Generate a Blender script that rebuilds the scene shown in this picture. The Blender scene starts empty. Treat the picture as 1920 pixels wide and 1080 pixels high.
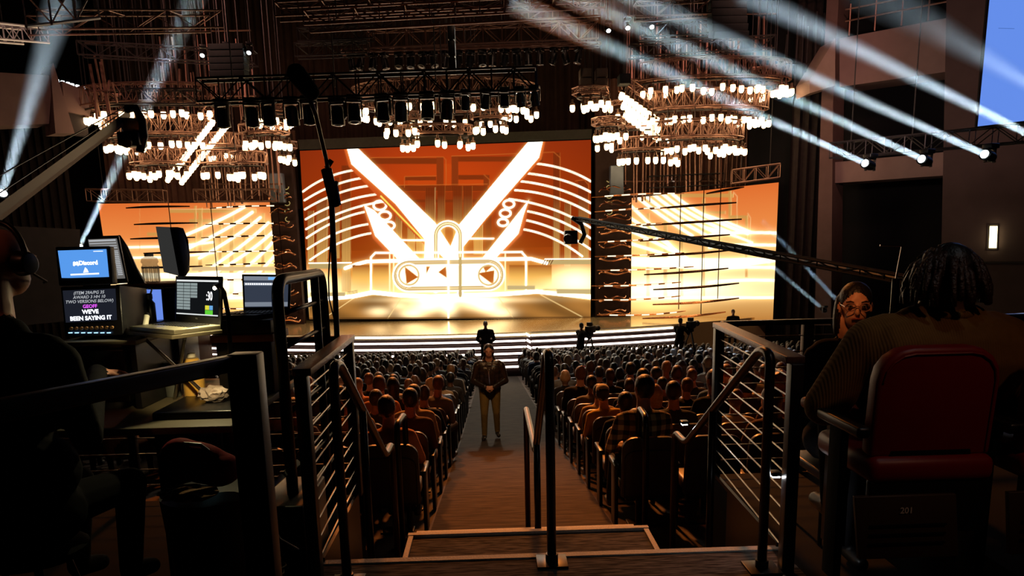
import bpy, bmesh, math, random
import numpy as np
from mathutils import Vector, Matrix
random.seed(7)
C = bpy.context.scene.collection
V = Vector
# ------------------------------------------------------------ camera model
FP = 1400.; CX = 960.; CY = 720.
_p, _r, _y = math.radians(10.72), math.radians(1.3), math.atan(.0253)
Fv = V((math.sin(_y)*math.cos(_p), math.cos(_y)*math.cos(_p), -math.sin(_p)))
_R0 = V((math.cos(_y), -math.sin(_y), 0)); _U0 = _R0.cross(Fv)
Rv = math.cos(_r)*_R0 - math.sin(_r)*_U0
Uv = math.sin(_r)*_R0 + math.cos(_r)*_U0
def ray(px, py): return Fv + Rv*((px-CX)/FP) + Uv*((CY-py)/FP)
def P(px, py, Y):
    d = ray(px, py); return d*(Y/d.y)
def PZ(px, py, z):
    d = ray(px, py); return d*(z/d.z)
def PP(px, py, o, n):
    d = ray(px, py); return d*(o.dot(n)/d.dot(n))
cd = bpy.data.cameras.new('camera'); cam = bpy.data.objects.new('camera', cd); C.objects.link(cam)
cd.sensor_fit = 'HORIZONTAL'; cd.sensor_width = 36; cd.lens = 36*FP/1920; cd.shift_y = 180/1920
cd.clip_start = .05; cd.clip_end = 300
cam.matrix_world = Matrix(((Rv.x, Uv.x, -Fv.x, 0), (Rv.y, Uv.y, -Fv.y, 0), (Rv.z, Uv.z, -Fv.z, 0), (0, 0, 0, 1)))
bpy.context.scene.camera = cam
# ------------------------------------------------------------ materials
MATS = {}
def mat(name, col, rough=.6, metal=0, var=.12, scale=6, bump=0, emit=None, es=0, coat=0):
    if name in MATS: return MATS[name]
    m = bpy.data.materials.new(name); m.use_nodes = True; nt = m.node_tree; b = nt.nodes['Principled BSDF']
    b.inputs['Roughness'].default_value = rough; b.inputs['Metallic'].default_value = metal
    if rough >= .7 and not metal: b.inputs['Specular IOR Level'].default_value = .12
    tc = nt.nodes.new('ShaderNodeTexCoord'); nz = nt.nodes.new('ShaderNodeTexNoise'); nz.inputs['Scale'].default_value = scale
    nz.inputs['Detail'].default_value = 4
    nt.links.new(tc.outputs['Object'], nz.inputs['Vector'])
    mx = nt.nodes.new('ShaderNodeMix'); mx.data_type = 'RGBA'
    nt.links.new(nz.outputs['Fac'], mx.inputs['Factor'])
    mx.inputs['A'].default_value = (*[c*(1-var) for c in col], 1); mx.inputs['B'].default_value = (*[min(1, c*(1+var)) for c in col], 1)
    nt.links.new(mx.outputs['Result'], b.inputs['Base Color'])
    if bump:
        bp = nt.nodes.new('ShaderNodeBump'); bp.inputs['Strength'].default_value = bump; bp.inputs['Distance'].default_value = .02
        nt.links.new(nz.outputs['Fac'], bp.inputs['Height']); nt.links.new(bp.outputs['Normal'], b.inputs['Normal'])
    if coat: b.inputs['Coat Weight'].default_value = coat
    if emit:
        b.inputs['Emission Color'].default_value = (*emit, 1); b.inputs['Emission Strength'].default_value = es
    MATS[name] = m; return m
def emat(name, col, st, sample=True):
    if name in MATS: return MATS[name]
    m = bpy.data.materials.new(name); m.use_nodes = True; nt = m.node_tree; nt.nodes.clear()
    e = nt.nodes.new('ShaderNodeEmission'); o = nt.nodes.new('ShaderNodeOutputMaterial')
    e.inputs['Color'].default_value = (*col, 1); e.inputs['Strength'].default_value = st
    nt.links.new(e.outputs[0], o.inputs[0])
    if not sample: m.cycles.emission_sampling = 'NONE'
    MATS[name] = m; return m
def glass(name, col, rough=.05, ior=1.4):
    m = mat(name, col, rough); b = m.node_tree.nodes['Principled BSDF']
    b.inputs['Alpha'].default_value = .42; b.inputs['IOR'].default_value = ior
    return m
BLACK = mat('black_paint', (.008, .008, .009), .35, 0, .3)
BLACKM = mat('black_metal', (.012, .011, .011), .3, .6, .3)
MATTE = mat('matte_black', (.003, .003, .0035), .9)
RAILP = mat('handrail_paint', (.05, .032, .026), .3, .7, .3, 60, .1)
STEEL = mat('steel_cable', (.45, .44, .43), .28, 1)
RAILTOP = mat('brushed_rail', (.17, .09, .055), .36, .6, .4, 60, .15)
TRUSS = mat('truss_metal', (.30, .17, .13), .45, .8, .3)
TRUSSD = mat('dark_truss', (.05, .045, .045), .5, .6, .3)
# ------------------------------------------------------------ mesh builder
def frame_of(d):
    d = V(d).normalized(); a = V((0, 0, 1)) if abs(d.z) < .9 else V((1, 0, 0))
    u = d.cross(a).normalized(); return u, u.cross(d).normalized() * -1
class MB:
    def __init__(s): s.v = []; s.f = []; s.m = []; s.cur = 0
    def add(s, vs, fs):
        n = len(s.v); s.v += [tuple(v) for v in vs]; s.f += [tuple(i+n for i in f) for f in fs]; s.m += [s.cur]*len(fs); return s
    def box(s, c, d, rz=0, M=None):
        x, y, z = d[0]/2, d[1]/2, d[2]/2
        R = M if M is not None else Matrix.Rotation(rz, 3, 'Z')
        vs = [V(c) + R @ V((a*x, b*y, e*z)) for a in (-1, 1) for b in (-1, 1) for e in (-1, 1)]
        return s.add(vs, [(0, 1, 3, 2), (4, 6, 7, 5), (0, 4, 5, 1), (2, 3, 7, 6), (0, 2, 6, 4), (1, 5, 7, 3)])
    def hexa(s, q, off):        # quad q extruded by vector off
        vs = [V(p) for p in q] + [V(p)+V(off) for p in q]
        return s.add(vs, [(3, 2, 1, 0), (4, 5, 6, 7), (0, 1, 5, 4), (1, 2, 6, 5), (2, 3, 7, 6), (3, 0, 4, 7)])
    def prism(s, poly, off):
        n = len(poly); vs = [V(p) for p in poly] + [V(p)+V(off) for p in poly]
        fs = [tuple(range(n))[::-1], tuple(range(n, 2*n))] + [(i, (i+1) % n, n+(i+1) % n, n+i) for i in range(n)]
        return s.add(vs, fs)
    def poly(s, pts): return s.add(pts, [tuple(range(len(pts)))])
    def rod(s, a, b, r, n=6, r2=None):
        a, b = V(a), V(b); u, w = frame_of(b-a); r2 = r if r2 is None else r2
        vs = []
        for p, q in ((a, r), (b, r2)):
            vs += [p + (u*math.cos(2*math.pi*i/n) + w*math.sin(2*math.pi*i/n))*q for i in range(n)]
        return s.add(vs, [(i, (i+1) % n, n+(i+1) % n, n+i) for i in range(n)] + [tuple(range(n))[::-1], tuple(range(n, 2*n))])
    def tube(s, pts, r, n=8, closed=False, flat=1):
        pts = [V(p) for p in pts]; k = len(pts); vs = []; pu = None
        rr = r if isinstance(r, (list, tuple)) else [r]*k
        for i, p in enumerate(pts):
            a = pts[(i-1) % k] if (i or closed) else p; b = pts[(i+1) % k] if (i < k-1 or closed) else p
            d = (b-a).normalized()
            if pu is None: u, w = frame_of(d)
            else:
                u = (pu - d*pu.dot(d)).normalized(); w = d.cross(u)
            pu = u
            vs += [p + (u*math.cos(2*math.pi*j/n) + w*math.sin(2*math.pi*j/n)*flat)*rr[i] for j in range(n)]
        fs = []
        for i in range(k if closed else k-1):
            i2 = (i+1) % k
            fs += [(i*n+j, i*n+(j+1) % n, i2*n+(j+1) % n, i2*n+j) for j in range(n)]
        if not closed: fs += [tuple(range(n))[::-1], tuple(range((k-1)*n, k*n))]
        return s.add(vs, fs)
    def ell(s, c, r, n=12, k=8, M=None):
        if not isinstance(r, (tuple, list)): r = (r, r, r)
        M = M or Matrix.Identity(3); vs = [V(c)+M @ V((0, 0, r[2]))]
        for i in range(1, k):
            t = math.pi*i/k
            vs += [V(c)+M @ V((r[0]*math.sin(t)*math.cos(2*math.pi*j/n), r[1]*math.sin(t)*math.sin(2*math.pi*j/n), r[2]*math.cos(t))) for j in range(n)]
        vs.append(V(c)-M @ V((0, 0, r[2]))); L = len(vs)-1
        fs = [(0, 1+j, 1+(j+1) % n) for j in range(n)]
        for i in range(k-2):
            a = 1+i*n; fs += [(a+j, a+n+j, a+n+(j+1) % n, a+(j+1) % n) for j in range(n)]
        a = 1+(k-2)*n; fs += [(a+j, L, a+(j+1) % n) for j in range(n)]
        return s.add(vs, fs)
    def cap(s, a, ra, b, rb, n=12):     # tapered capsule, closed
        a, b = V(a), V(b); d = b-a; L = d.length
        if L < 1e-5: return s.ell(a, ra, n)
        d.normalize(); u, w = frame_of(d); vs = [a-d*ra]; rings = []
        for t in (-60, -30, 0): rings.append((a, ra, math.radians(t)))
        for t in (0, 30, 60): rings.append((b, rb, math.radians(t)))
        for c, r, t in rings:
            vs += [c + d*(r*math.sin(t)) + (u*math.cos(2*math.pi*j/n)+w*math.sin(2*math.pi*j/n))*(r*math.cos(t)) for j in range(n)]
        vs.append(b+d*rb); fs = [(0, 1+(j+1) % n, 1+j) for j in range(n)]
        for i in range(5):
            q = 1+i*n; fs += [(q+j, q+(j+1) % n, q+n+(j+1) % n, q+n+j) for j in range(n)]
        q = 1+5*n; fs += [(q+j, q+(j+1) % n, len(vs)-1) for j in range(n)]
        return s.add(vs, fs)
    def lathe(s, c, prof, n=20, M=None):
        M = M or Matrix.Identity(3); vs = []
        for r, z in prof: vs += [V(c)+M @ V((r*math.cos(2*math.pi*j/n), r*math.sin(2*math.pi*j/n), z)) for j in range(n)]
        k = len(prof); fs = []
        for i in range(k-1): fs += [(i*n+j, i*n+(j+1) % n, (i+1)*n+(j+1) % n, (i+1)*n+j) for j in range(n)]
        fs += [tuple(range(n))[::-1], tuple(range((k-1)*n, k*n))]
        return s.add(vs, fs)
    def mesh(s, name, mats, smooth=False, bevel=0):
        me = bpy.data.meshes.new(name); me.from_pydata(s.v, [], s.f)
        for m in (mats if isinstance(mats, (list, tuple)) else [mats]): me.materials.append(m)
        for p, i in zip(me.polygons, s.m): p.material_index = i
        bm = bmesh.new(); bm.from_mesh(me); bmesh.ops.recalc_face_normals(bm, faces=bm.faces)
        if bevel:
            es = [e for e in bm.edges if len(e.link_faces) == 2 and e.calc_face_angle(0) > .6]
            bmesh.ops.bevel(bm, geom=es, offset=bevel, segments=3, profile=.5, affect='EDGES', clamp_overlap=True)
        bm.to_mesh(me); bm.free()
        if smooth or bevel:
            for p in me.polygons: p.use_smooth = True
            if not smooth or smooth == 'auto': me.set_sharp_from_angle(angle=.7)
        return me
    def build(s, name, mats, parent=None, smooth=False, bevel=0, loc=None):
        o = bpy.data.objects.new(name, s.mesh(name, mats, smooth, bevel)); C.objects.link(o)
        if parent is not None: put(o, parent)
        if loc is not None: o.location = loc
        return o
def put(o, parent):     # geometry is written in world coordinates: keep it there
    o.parent = parent; o.matrix_parent_inverse = wm(parent).inverted()
def wm(o):
    m = o.matrix_basis.copy()
    if o.parent: m = wm(o.parent) @ o.matrix_parent_inverse @ m
    return m
def thing(name, label, cat, loc=(0, 0, 0), rz=0, group=None):
    o = bpy.data.objects.new(name, None); C.objects.link(o); o.location = loc; o.rotation_euler = (0, 0, rz); o.empty_display_size = .1
    return tag(o, label, cat, group)
def tag(o, label, cat, group=None, kind=None):
    o['label'] = label; o['category'] = cat
    if group: o['group'] = group
    if kind: o['kind'] = kind
    return o
def struct(o): o['kind'] = 'structure'; return o
def rot_to(d, up=(0, 0, 1)):      # matrix with local +Y along d, Z near up
    y = V(d).normalized(); x = y.cross(V(up)).normalized(); z = x.cross(y)
    return Matrix((x, y, z)).transposed()
def textmesh(txt, size=1, align='CENTER', ext=0, bold=0):
    cu = bpy.data.curves.new('t', 'FONT'); cu.body = txt; cu.size = size; cu.align_x = align; cu.align_y = 'CENTER'; cu.extrude = ext
    cu.offset = bold; cu.resolution_u = 3
    o = bpy.data.objects.new('t', cu); C.objects.link(o)
    me = bpy.data.meshes.new_from_object(o, depsgraph=None) if False else None
    dg = bpy.context.evaluated_depsgraph_get(); dg.update()
    me = bpy.data.meshes.new_from_object(o.evaluated_get(dg), depsgraph=dg)
    vs = [v.co.copy() for v in me.vertices]; fs = [tuple(p.vertices) for p in me.polygons]
    bpy.data.objects.remove(o); bpy.data.curves.remove(cu); bpy.data.meshes.remove(me)
    return vs, fs
def addtext(mb, txt, org, ux, uy, size, align='CENTER', italic=0, bold=0):
    vs, fs = textmesh(txt, size, align, 0, bold); org = V(org)
    return mb.add([org + V(ux)*(v.x+italic*v.y) + V(uy)*v.y for v in vs], fs)
def arc(c, r, a0, a1, n, z=0, ry=None):
    ry = r if ry is None else ry
    return [V((c[0]+r*math.cos(a0+(a1-a0)*i/n), c[1]+ry*math.sin(a0+(a1-a0)*i/n), c[2]+z)) for i in range(n+1)]
def roundpath(pts, rad, n=5):     # polyline with rounded corners
    pts = [V(p) for p in pts]; out = [pts[0]]
    for i in range(1, len(pts)-1):
        a, b, c = pts[i-1], pts[i], pts[i+1]; r = min(rad, (a-b).length*.45, (c-b).length*.45)
        p, q = b+(a-b).normalized()*r, b+(c-b).normalized()*r
        for k in range(n+1):
            t = k/n; out.append(p*(1-t)**2 + b*2*t*(1-t) + q*t*t)
    out.append(pts[-1]); return out
ORD = 'first second third fourth fifth sixth seventh eighth ninth tenth eleventh twelfth thirteenth fourteenth fifteenth sixteenth seventeenth eighteenth nineteenth twentieth twenty-first twenty-second twenty-third twenty-fourth twenty-fifth twenty-sixth twenty-seventh twenty-eighth'.split()
# ------------------------------------------------------------ continuous bodies
class Body:
    """capsules and ellipsoids fused into one surface; each tag becomes a material slot"""
    def __init__(s): s.p = []
    def c(s, a, ra, b, rb, tag): s.p.append((V(a), ra, V(b), rb, tag, None)); return s
    def e(s, c, r, tag, M=None): s.p.append((V(c), r, None, 0, tag, M)); return s
    def chain(s, pts, rs, tag):
        for i in range(len(pts)-1): s.c(pts[i], rs[i], pts[i+1], rs[i+1], tag)
        return s
    def mesh(s, name, mats, vox=.02, smooth=3, tags=None):
        mb = MB()
        for a, ra, b, rb, t, M in s.p:
            if b is None: mb.ell(a, ra, 14, 10, M)
            else: mb.cap(a, ra, b, rb, 12)
        me = mb.mesh(name+'_src', [])
        o = bpy.data.objects.new('tmp', me); C.objects.link(o)
        r = o.modifiers.new('r', 'REMESH'); r.mode = 'VOXEL'; r.voxel_size = vox
        if smooth:
            sm = o.modifiers.new('s', 'SMOOTH'); sm.iterations = smooth; sm.factor = .5
        dg = bpy.context.evaluated_depsgraph_get(); dg.update()
        out = bpy.data.meshes.new_from_object(o.evaluated_get(dg), depsgraph=dg); out.name = name
        bpy.data.objects.remove(o); bpy.data.meshes.remove(me)
        n = len(out.polygons); cen = np.zeros(n*3); out.polygons.foreach_get('center', cen); cen = cen.reshape(-1, 3)
        best = np.full(n, 1e9); idx = np.zeros(n, int)
        tg = tags or []
        for a, ra, b, rb, t, M in s.p:
            if t not in tg: tg.append(t)
            if b is None:
                rr = np.array(ra if isinstance(ra, (tuple, list)) else (ra,)*3); q = cen-np.array(a)
                if M is not None: q = q @ np.array(M)
                k = np.linalg.norm(q/rr, axis=1); d = (k-1)*rr.min()
            else:
                A, B = np.array(a), np.array(b); ab = B-A; h = np.clip(((cen-A) @ ab)/max(ab @ ab, 1e-9), 0, 1)
                d = np.linalg.norm(cen-A-h[:, None]*ab, axis=1) - (ra+(rb-ra)*h)
            w = d < best; best[w] = d[w]; idx[w] = tg.index(t)
        out.materials.clear()
        for t in tg: out.materials.append(mats[t])
        out.polygons.foreach_set('material_index', idx.astype(np.int32)); out.polygons.foreach_set('use_smooth', np.ones(n, bool))
        out.update(); return out, tg
def add_hand(b, w, d, nrm, side, curl=.5, tag='skin', s=1.0, spread=.12):
    """palm from wrist w along d, palm normal nrm (palm side), five fingers"""
    w, d, nrm = V(w), V(d).normalized(), V(nrm).normalized(); lat = d.cross(nrm).normalized()*side
    nrm = lat.cross(d)*side
    for k, L in enumerate((-.03, -.01, .01, .03)):
        root = w + d*.085*s + lat*L*s; b.c(w+lat*L*.6*s, .014*s, root, .0125*s, tag)
        ln = (.062, .078, .074, .06)[k]*s; dd = (d + lat*spread*(k-1.5)*.7).normalized(); p = root
        a = 0
        for j in range(3):
            a += curl*(.45, .75, .6)[j]; q = p + (dd*math.cos(a) + nrm*math.sin(a))*ln*(.42, .32, .26)[j]
            b.c(p, .0098*s, q, .0088*s, tag); p = q
    t0 = w + d*.025*s - lat*.03*s; t1 = t0 + (d*.5 - lat*.75 + nrm*.35).normalized()*.035*s; t2 = t1 + (d*.85-lat*.3+nrm*.5*curl).normalized()*.032*s
    t3 = t2 + (d*.9+nrm*.6*curl).normalized()*.026*s
    b.chain([t0, t1, t2, t3], [.0155*s, .0125*s, .0105*s, .009*s], tag)
def add_head(b, c, yaw=0, pitch=0, s=1.0, hair='short', skin='skin', hr='hair'):
    """c = centre of the head; faces -Y when yaw=0"""
    M = Matrix.Rotation(yaw, 3, 'Z') @ Matrix.Rotation(pitch, 3, 'X')
    T = lambda x, y, z: V(c) + M @ V((x, y, z))*s
    b.e(T(0, .012, .02), (.075*s, .094*s, .098*s), skin, M)
    b.e(T(0, -.028, -.05), (.056*s, .062*s, .068*s), skin, M)         # jaw
    b.c(T(0, -.088, .012), .009*s, T(0, -.105, -.022), .014*s, skin)   # nose
    for q in (-1, 1):
        b.e(T(q*.079, .012, -.008), (.011*s, .02*s, .032*s), skin, M)
        b.e(T(q*.04, -.075, .032), (.024*s, .012*s, .009*s), skin, M)  # brow
    b.c(T(-.02, -.086, -.055), .008*s, T(.02, -.086, -.055), .008*s, skin)
    if hair == 'bald': return M, T
    b.e(T(0, .026, .038), (.085*s, .098*s, .093*s), hr, M)
    b.e(T(0, .05, -.01), (.078*s, .066*s, .07*s), hr, M)
    if hair == 'long':
        b.e(T(0, .06, -.08), (.09*s, .055*s, .13*s), hr, M); b.e(T(0, .055, .0), (.098*s, .085*s, .1*s), hr, M)
    if hair == 'bob':
        b.e(T(0, .04, -.02), (.105*s, .09*s, .1*s), hr, M)
    if hair == 'bun': b.e(T(0, .09, .1), .042*s, hr)
    if hair == 'curly':
        for i in range(26):
            t, u = i*2.4, -1+2*(i+.5)/26
            b.e(T(.1*math.cos(t)*math.sqrt(1-u*u), .045+.085*math.sin(t)*math.sqrt(1-u*u)*(1 if math.sin(t) > 0 else .4), .02+.1*u), .034*s, hr)
    if hair == 'cap':
        b.e(T(0, .014, .055), (.088*s, .103*s, .082*s), 'hat', M); b.e(T(0, -.11, .045), (.06*s, .06*s, .012*s), 'hat', M)
    return M, T
HZ_D = .05; BEAM_POWER = 28; DESK_W = 12
# ============================================================ SETTING
def carpet(name, c1, c2, sx, sy, rough=.9):
    m = bpy.data.materials.new(name); m.use_nodes = True; nt = m.node_tree; b = nt.nodes['Principled BSDF']; b.inputs['Roughness'].default_value = rough; b.inputs['Specular IOR Level'].default_value = .08
    tc = nt.nodes.new('ShaderNodeTexCoord'); mp = nt.nodes.new('ShaderNodeMapping'); mp.inputs['Scale'].default_value = (sx, sy, 1)
    nz = nt.nodes.new('ShaderNodeTexNoise'); nz.inputs['Scale'].default_value = 4; nz.inputs['Detail'].default_value = 6
    cr = nt.nodes.new('ShaderNodeValToRGB'); cr.color_ramp.elements[0].position = .38; cr.color_ramp.elements[1].position = .62
    cr.color_ramp.elements[0].color = (*c1, 1); cr.color_ramp.elements[1].color = (*c2, 1)
    nt.links.new(tc.outputs['Object'], mp.inputs['Vector']); nt.links.new(mp.outputs[0], nz.inputs['Vector'])
    nt.links.new(nz.outputs['Fac'], cr.inputs['Fac']); nt.links.new(cr.outputs[0], b.inputs['Base Color'])
    bp = nt.nodes.new('ShaderNodeBump'); bp.inputs['Strength'].default_value = .4; bp.inputs['Distance'].default_value = .01
    nt.links.new(nz.outputs['Fac'], bp.inputs['Height']); nt.links.new(bp.outputs[0], b.inputs['Normal'])
    return m
CARPET = carpet('streaked_carpet', (.02, .018, .017), (.15, .135, .12), 2.2, 26)
AISLE = carpet('brown_aisle_carpet', (.022, .016, .013), (.065, .05, .04), .8, 12)
FLOORM = mat('seating_floor_concrete', (.07, .045, .035), .7, 0, .3, 8)
CONC = mat('wall_concrete', (.23, .16, .145), .85, 0, .18, 1.3, .2)
CONCD = mat('dark_wall_paint', (.035, .030, .031), .9, 0, .25, 2)
VOID = mat('dark_recess', (.006, .006, .007), .95)
NOSE = mat('pale_nosing_strip', (.42, .41, .37), .6, 0, .35, 90, .3)
FASCIA = mat('platform_fascia', (.05, .045, .045), .6, 0, .3)
def zf(y):
    y = min(y, 33.4)
    return -2.6-.137*(y-6.5) if y < 13.2 else -3.518-.12*(y-13.2)
def S(mb, name, m, **k): return struct(mb.build(name, m, **k))
# seating floor, aisle
m = MB(); ys = [3.7, 13.2, 33.4, 48]
for a, b in zip(ys, ys[1:]):
    for x0, x1 in ((-26, -.62), (1.08, 26)):
        m.add([(x0, a, zf(a)), (x1, a, zf(a)), (x1, b, zf(b)), (x0, b, zf(b))], [(0, 1, 2, 3)])
m.add([(x, y, -8) for x in (-26, 26) for y in (3.7, 48)], [(0, 1, 3, 2)])
S(m, 'floor', FLOORM)
m = MB(); yy = [3.7]+[5.9+.95*i for i in range(30)]
for a, b in zip(yy, yy[1:]):
    za, zb = zf(a), zf(b); m.add([(-.62, a, za), (1.08, a, za), (1.08, b, zb), (-.62, b, zb)], [(0, 1, 2, 3)])
m.add([(-.62, 3.7, -7), (1.08, 3.7, -7), (1.08, 33.4, -7), (-.62, 33.4, -7)], [(0, 1, 2, 3)])
S(m, 'floor_aisle', AISLE)
# landing and the desk platforms
m = MB(); m.prism([(-.97, -3, -1.65), (1.52, -3, -1.65), (1.52, 3.73, -1.65), (-.97, 3.73, -1.65)], (0, 0, -1.0))
S(m, 'floor_landing', CARPET)
m = MB(); m.prism([(-7, -3, -1.65), (-.972, -3, -1.65), (-.972, 4.85, -1.65), (-7, 4.85, -1.65)], (0, 0, -1.0)); S(m, 'floor_platform_left', MATTE)  # black surface stands in for deep shade on the platform carpet
m = MB(); m.prism([(1.522, -3, -1.65), (9, -3, -1.65), (9, 5.05, -1.65), (1.522, 5.05, -1.65)], (0, 0, -1.0)); S(m, 'floor_platform_right', MATTE)  # shade put into the colour here too, black instead of carpet
m = MB(); m.box((.28, 3.745, -1.665), (2.49, .05, .045))
S(m, 'trim_1', NOSE)
m = MB()
for i, (y0, y1, z) in enumerate(((3.77, 4.52, -1.83), (4.52, 5.0, -2.01), (5.0, 5.45, -2.19), (5.45, 5.9, -2.37))):
    m.box((.2, (y0+y1)/2, z-.35), (1.5, y1-y0, .7))
S(m, 'floor_stair', CARPET)
m = MB()
for i, (y0, y1, z) in enumerate(((3.78, 4.52, -1.83), (4.53, 5.0, -2.01), (5.01, 5.45, -2.19), (5.46, 5.9, -2.37))):
    m.box((.2, y1+.005, z), (1.54, .04, .035))
    for x in (-.55, .95): m.box((x, (y0+y1)/2, z), (.03, y1-y0-.05, .03))
S(m, 'trim_2', NOSE)
m = MB(); m.box((5.6, .8, -1.475), (7.2, 6.4, .34)); S(m, 'floor_seat_riser', MATTE)  # riser blackened to stand in for shade
# walls: side walls run obliquely towards the stage, rear wall behind the stage
wn = V((-math.sin(math.radians(47)), -math.cos(math.radians(47)), 0)); wo = V((16.2, 34.5, 0))
lw_o = V((-19.5, 33, 0)); lw_n = V((math.sin(math.radians(47)), -math.cos(math.radians(47)), 0))
def wallquad(mb, pts, o, n, off, th):   # pts in pixels, projected on the wall plane, thickness into the hall
    q = [PP(x, y, o+n*off, n) for x, y in pts]; mb.prism(q, -n*th)
m = MB(); d = V((wn.y, -wn.x, 0)); d = -d if d.x < 0 else d
a, b = wo - wn*2.2 - d*6, wo - wn*2.2 + d*34
m.prism([a+V((0, 0, -9)), b+V((0, 0, -9)), b+V((0, 0, 22)), a+V((0, 0, 22))], -wn*.4); S(m, 'wall_right', VOID)
m = MB(); d2 = V((-lw_n.y, lw_n.x, 0)); d2 = -d2 if d2.x > 0 else d2
a, b = lw_o - lw_n*2.2 - d2*-1.5, lw_o - lw_n*2.2 + d2*34
m.prism([a+V((0, 0, -9)), b+V((0, 0, -9)), b+V((0, 0, 22)), a+V((0, 0, 22))], -lw_n*.4); S(m, 'wall_left', VOID)
m = MB(); m.box((0, 50, 5), (80, .4, 34)); S(m, 'wall_back', VOID)
m = MB(); m.box((0, 24, 17.2), (80, 56, .4)); S(m, 'ceiling', VOID)
# right wall concrete bands and panels
m = MB(); wallquad(m, [(1574, 72), (1574, 163), (1778, 134), (1795, 30)], wo, wn, 0, 1.8); S(m, 'wall_right_balcony_front', CONC)
m = MB(); wallquad(m, [(1556, 305), (1556, 344), (1770, 329), (1772, 285)], wo, wn, 0, 1.6); S(m, 'wall_right_lower_band', CONC)
m = MB(); wallquad(m, [(1778, -160), (1762, 612), (1935, 608), (1960, -200)], wo, wn, .1, .8)
S(m, 'wall_right_panel', mat('brown_wall_panel', (.085, .058, .056), .85, 0, .2, 1.2))
m = MB(); wallquad(m, [(1766, 491), (1766, 494), (2100, 494), (2100, 489)], wo, wn, .16, .05); S(m, 'trim_3', CONCD)
m = MB(); wallquad(m, [(1558, -140), (1540, 190), (1527, 610), (1558, 610), (1562, 190), (1580, -140)], wo, wn, .3, 1.2); S(m, 'wall_right_pier', mat('pier_paint', (.12, .075, .068), .8, 0, .2, 2))
m = MB(); m.prism([P(1518, 150, 35), P(1518, 175, 35), P(1566, 160, 34), P(1566, 72, 34)], (0, 1.5, 0)); S(m, 'wall_right_return', CONC)
# proscenium legs: black drapes either side of the stage
CURT = mat('black_stage_drape', (.022, .017, .016), .9, 0, .4, 5)
def drape(name, x0, x1, y, z0, z1, m_=None, amp=.12, pitch=.42):
    mb = MB(); n = max(4, int((x1-x0)/pitch*4)); vs = []
    for i in range(n+1):
        x = x0+(x1-x0)*i/n; yy = y+amp*math.sin(i*math.pi/2+.4*math.sin(i*.7)); vs += [(x, yy, z0), (x, yy, z1)]
    k = len(vs); vs += [(p[0], p[1]+.05, p[2]) for p in vs]
    mb.add(vs, [(2*i, 2*i+2, 2*i+3, 2*i+1) for i in range(n)] + [(k+2*i, k+2*i+1, k+2*i+3, k+2*i+2) for i in range(n)])
    return mb.build(name, m_ or CURT)
CURTB = mat('brown_stage_drape', (.16, .085, .06), .85, 0, .35, 3)
for nm, x0, x1, y, z0, z1, mm, lb in (
    ('stage_drape', 14.7, 17.4, 37.2, -5, 15, CURT, 'tall black drape just right of the right side screen'),
    ('stage_drape', -27, -21.9, 41, -6, 6.5, CURT, 'black drape left of the left side screen'),
    ('stage_drape', -22, -11, 45.2, 2.2, 6.6, CURTB, 'brown pleated drape hanging above the left side screen'),
    ('stage_drape', 6.2, 15.5, 44.6, 1.8, 9, CURTB, 'brown pleated drape hanging above the right side screen'),
    ('stage_drape', -22.5, 15, 47.5, 4.8, 15, mat('rear_drape', (.05, .028, .022), .9, 0, .4, 2), 'wide dark brown drape behind the overhead rigging')):
    tag(drape(nm, x0, x1, y, z0, z1, mm), lb, 'drape')
# left wall bands
m = MB(); wallquad(m, [(-60, 132), (-60, 238), (92, 232), (98, 142)], lw_o, lw_n, 0, 1.5); S(m, 'wall_left_balcony_front', CONC)
m = MB(); wallquad(m, [(95, 130), (104, 250), (140, 250), (100, 118)], lw_o, lw_n, .2, 1.2); S(m, 'wall_left_pier', CONC)
m = MB(); wallquad(m, [(116, 152), (122, 208), (168, 218), (176, 176)], lw_o, lw_n, -.4, 1.2); S(m, 'wall_left_return', CONC)
m = MB(); wallquad(m, [(126, 208), (128, 252), (166, 256), (164, 220)], lw_o, lw_n, -.6, .3); S(m, 'wall_left_recess', CONCD)
m = MB(); wallquad(m, [(-60, 420), (-60, 620), (150, 600), (150, 430)], lw_o, lw_n, 0, .5); S(m, 'wall_left_lower_panel', CONCD)
# ============================================================ STAGE
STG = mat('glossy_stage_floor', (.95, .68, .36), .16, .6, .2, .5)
STGF = mat('stage_riser_brown', (.035, .016, .014), .9, 0, .2)
cst = V((-1.3, 66, 0)); Rst = 31.0
def st_arc(off, x0, x1, n=40):
    r = Rst+off; out = []
    for i in range(n+1):
        x = x0+(x1-x0)*i/n; out.append(V((x, cst.y-math.sqrt(r*r-(x-cst.x)**2)*1.0, 0)))
    return out
def layer(mb, off, x0, x1, z0, z1, back):
    a = st_arc(off, x0, x1); poly = [V((p.x, p.y, z1)) for p in a] + [V((x1, back, z1)), V((x0, back, z1))]
    mb.prism(poly, (0, 0, z0-z1))
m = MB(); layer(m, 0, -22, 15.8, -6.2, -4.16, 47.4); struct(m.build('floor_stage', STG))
LED = emat('stage_edge_led', (1, .88, .78), 5)
st = thing('stage_stair', 'curved dark stage steps edged with glowing white light strips', 'steps', (-1.3, 34, -6))
for k in range(5):
    m = MB(); off = .42*(k+1); z = -4.16-.235*(k+1)
    layer(m, off, -15, 9.4, -6.2, z, 37); m.build('step', STGF, st)
for k in range(6):
    off = .42*k+.03; z = -4.16-.235*k-.075
    for x0, x1, dz in ((-14.6, 1.55, 0), (1.85, 9.0, -.05)):
        m = MB(); a = st_arc(off, x0, x1, 30)
        for p, q in zip(a, a[1:]): m.hexa([(p.x, p.y, z+dz), (q.x, q.y, z+dz), (q.x, q.y, z+dz-.085), (p.x, p.y, z+dz-.085)], (0, -.02, 0))
        if k < 6: m.build('light_strip', LED, st)
m = MB()
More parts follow.
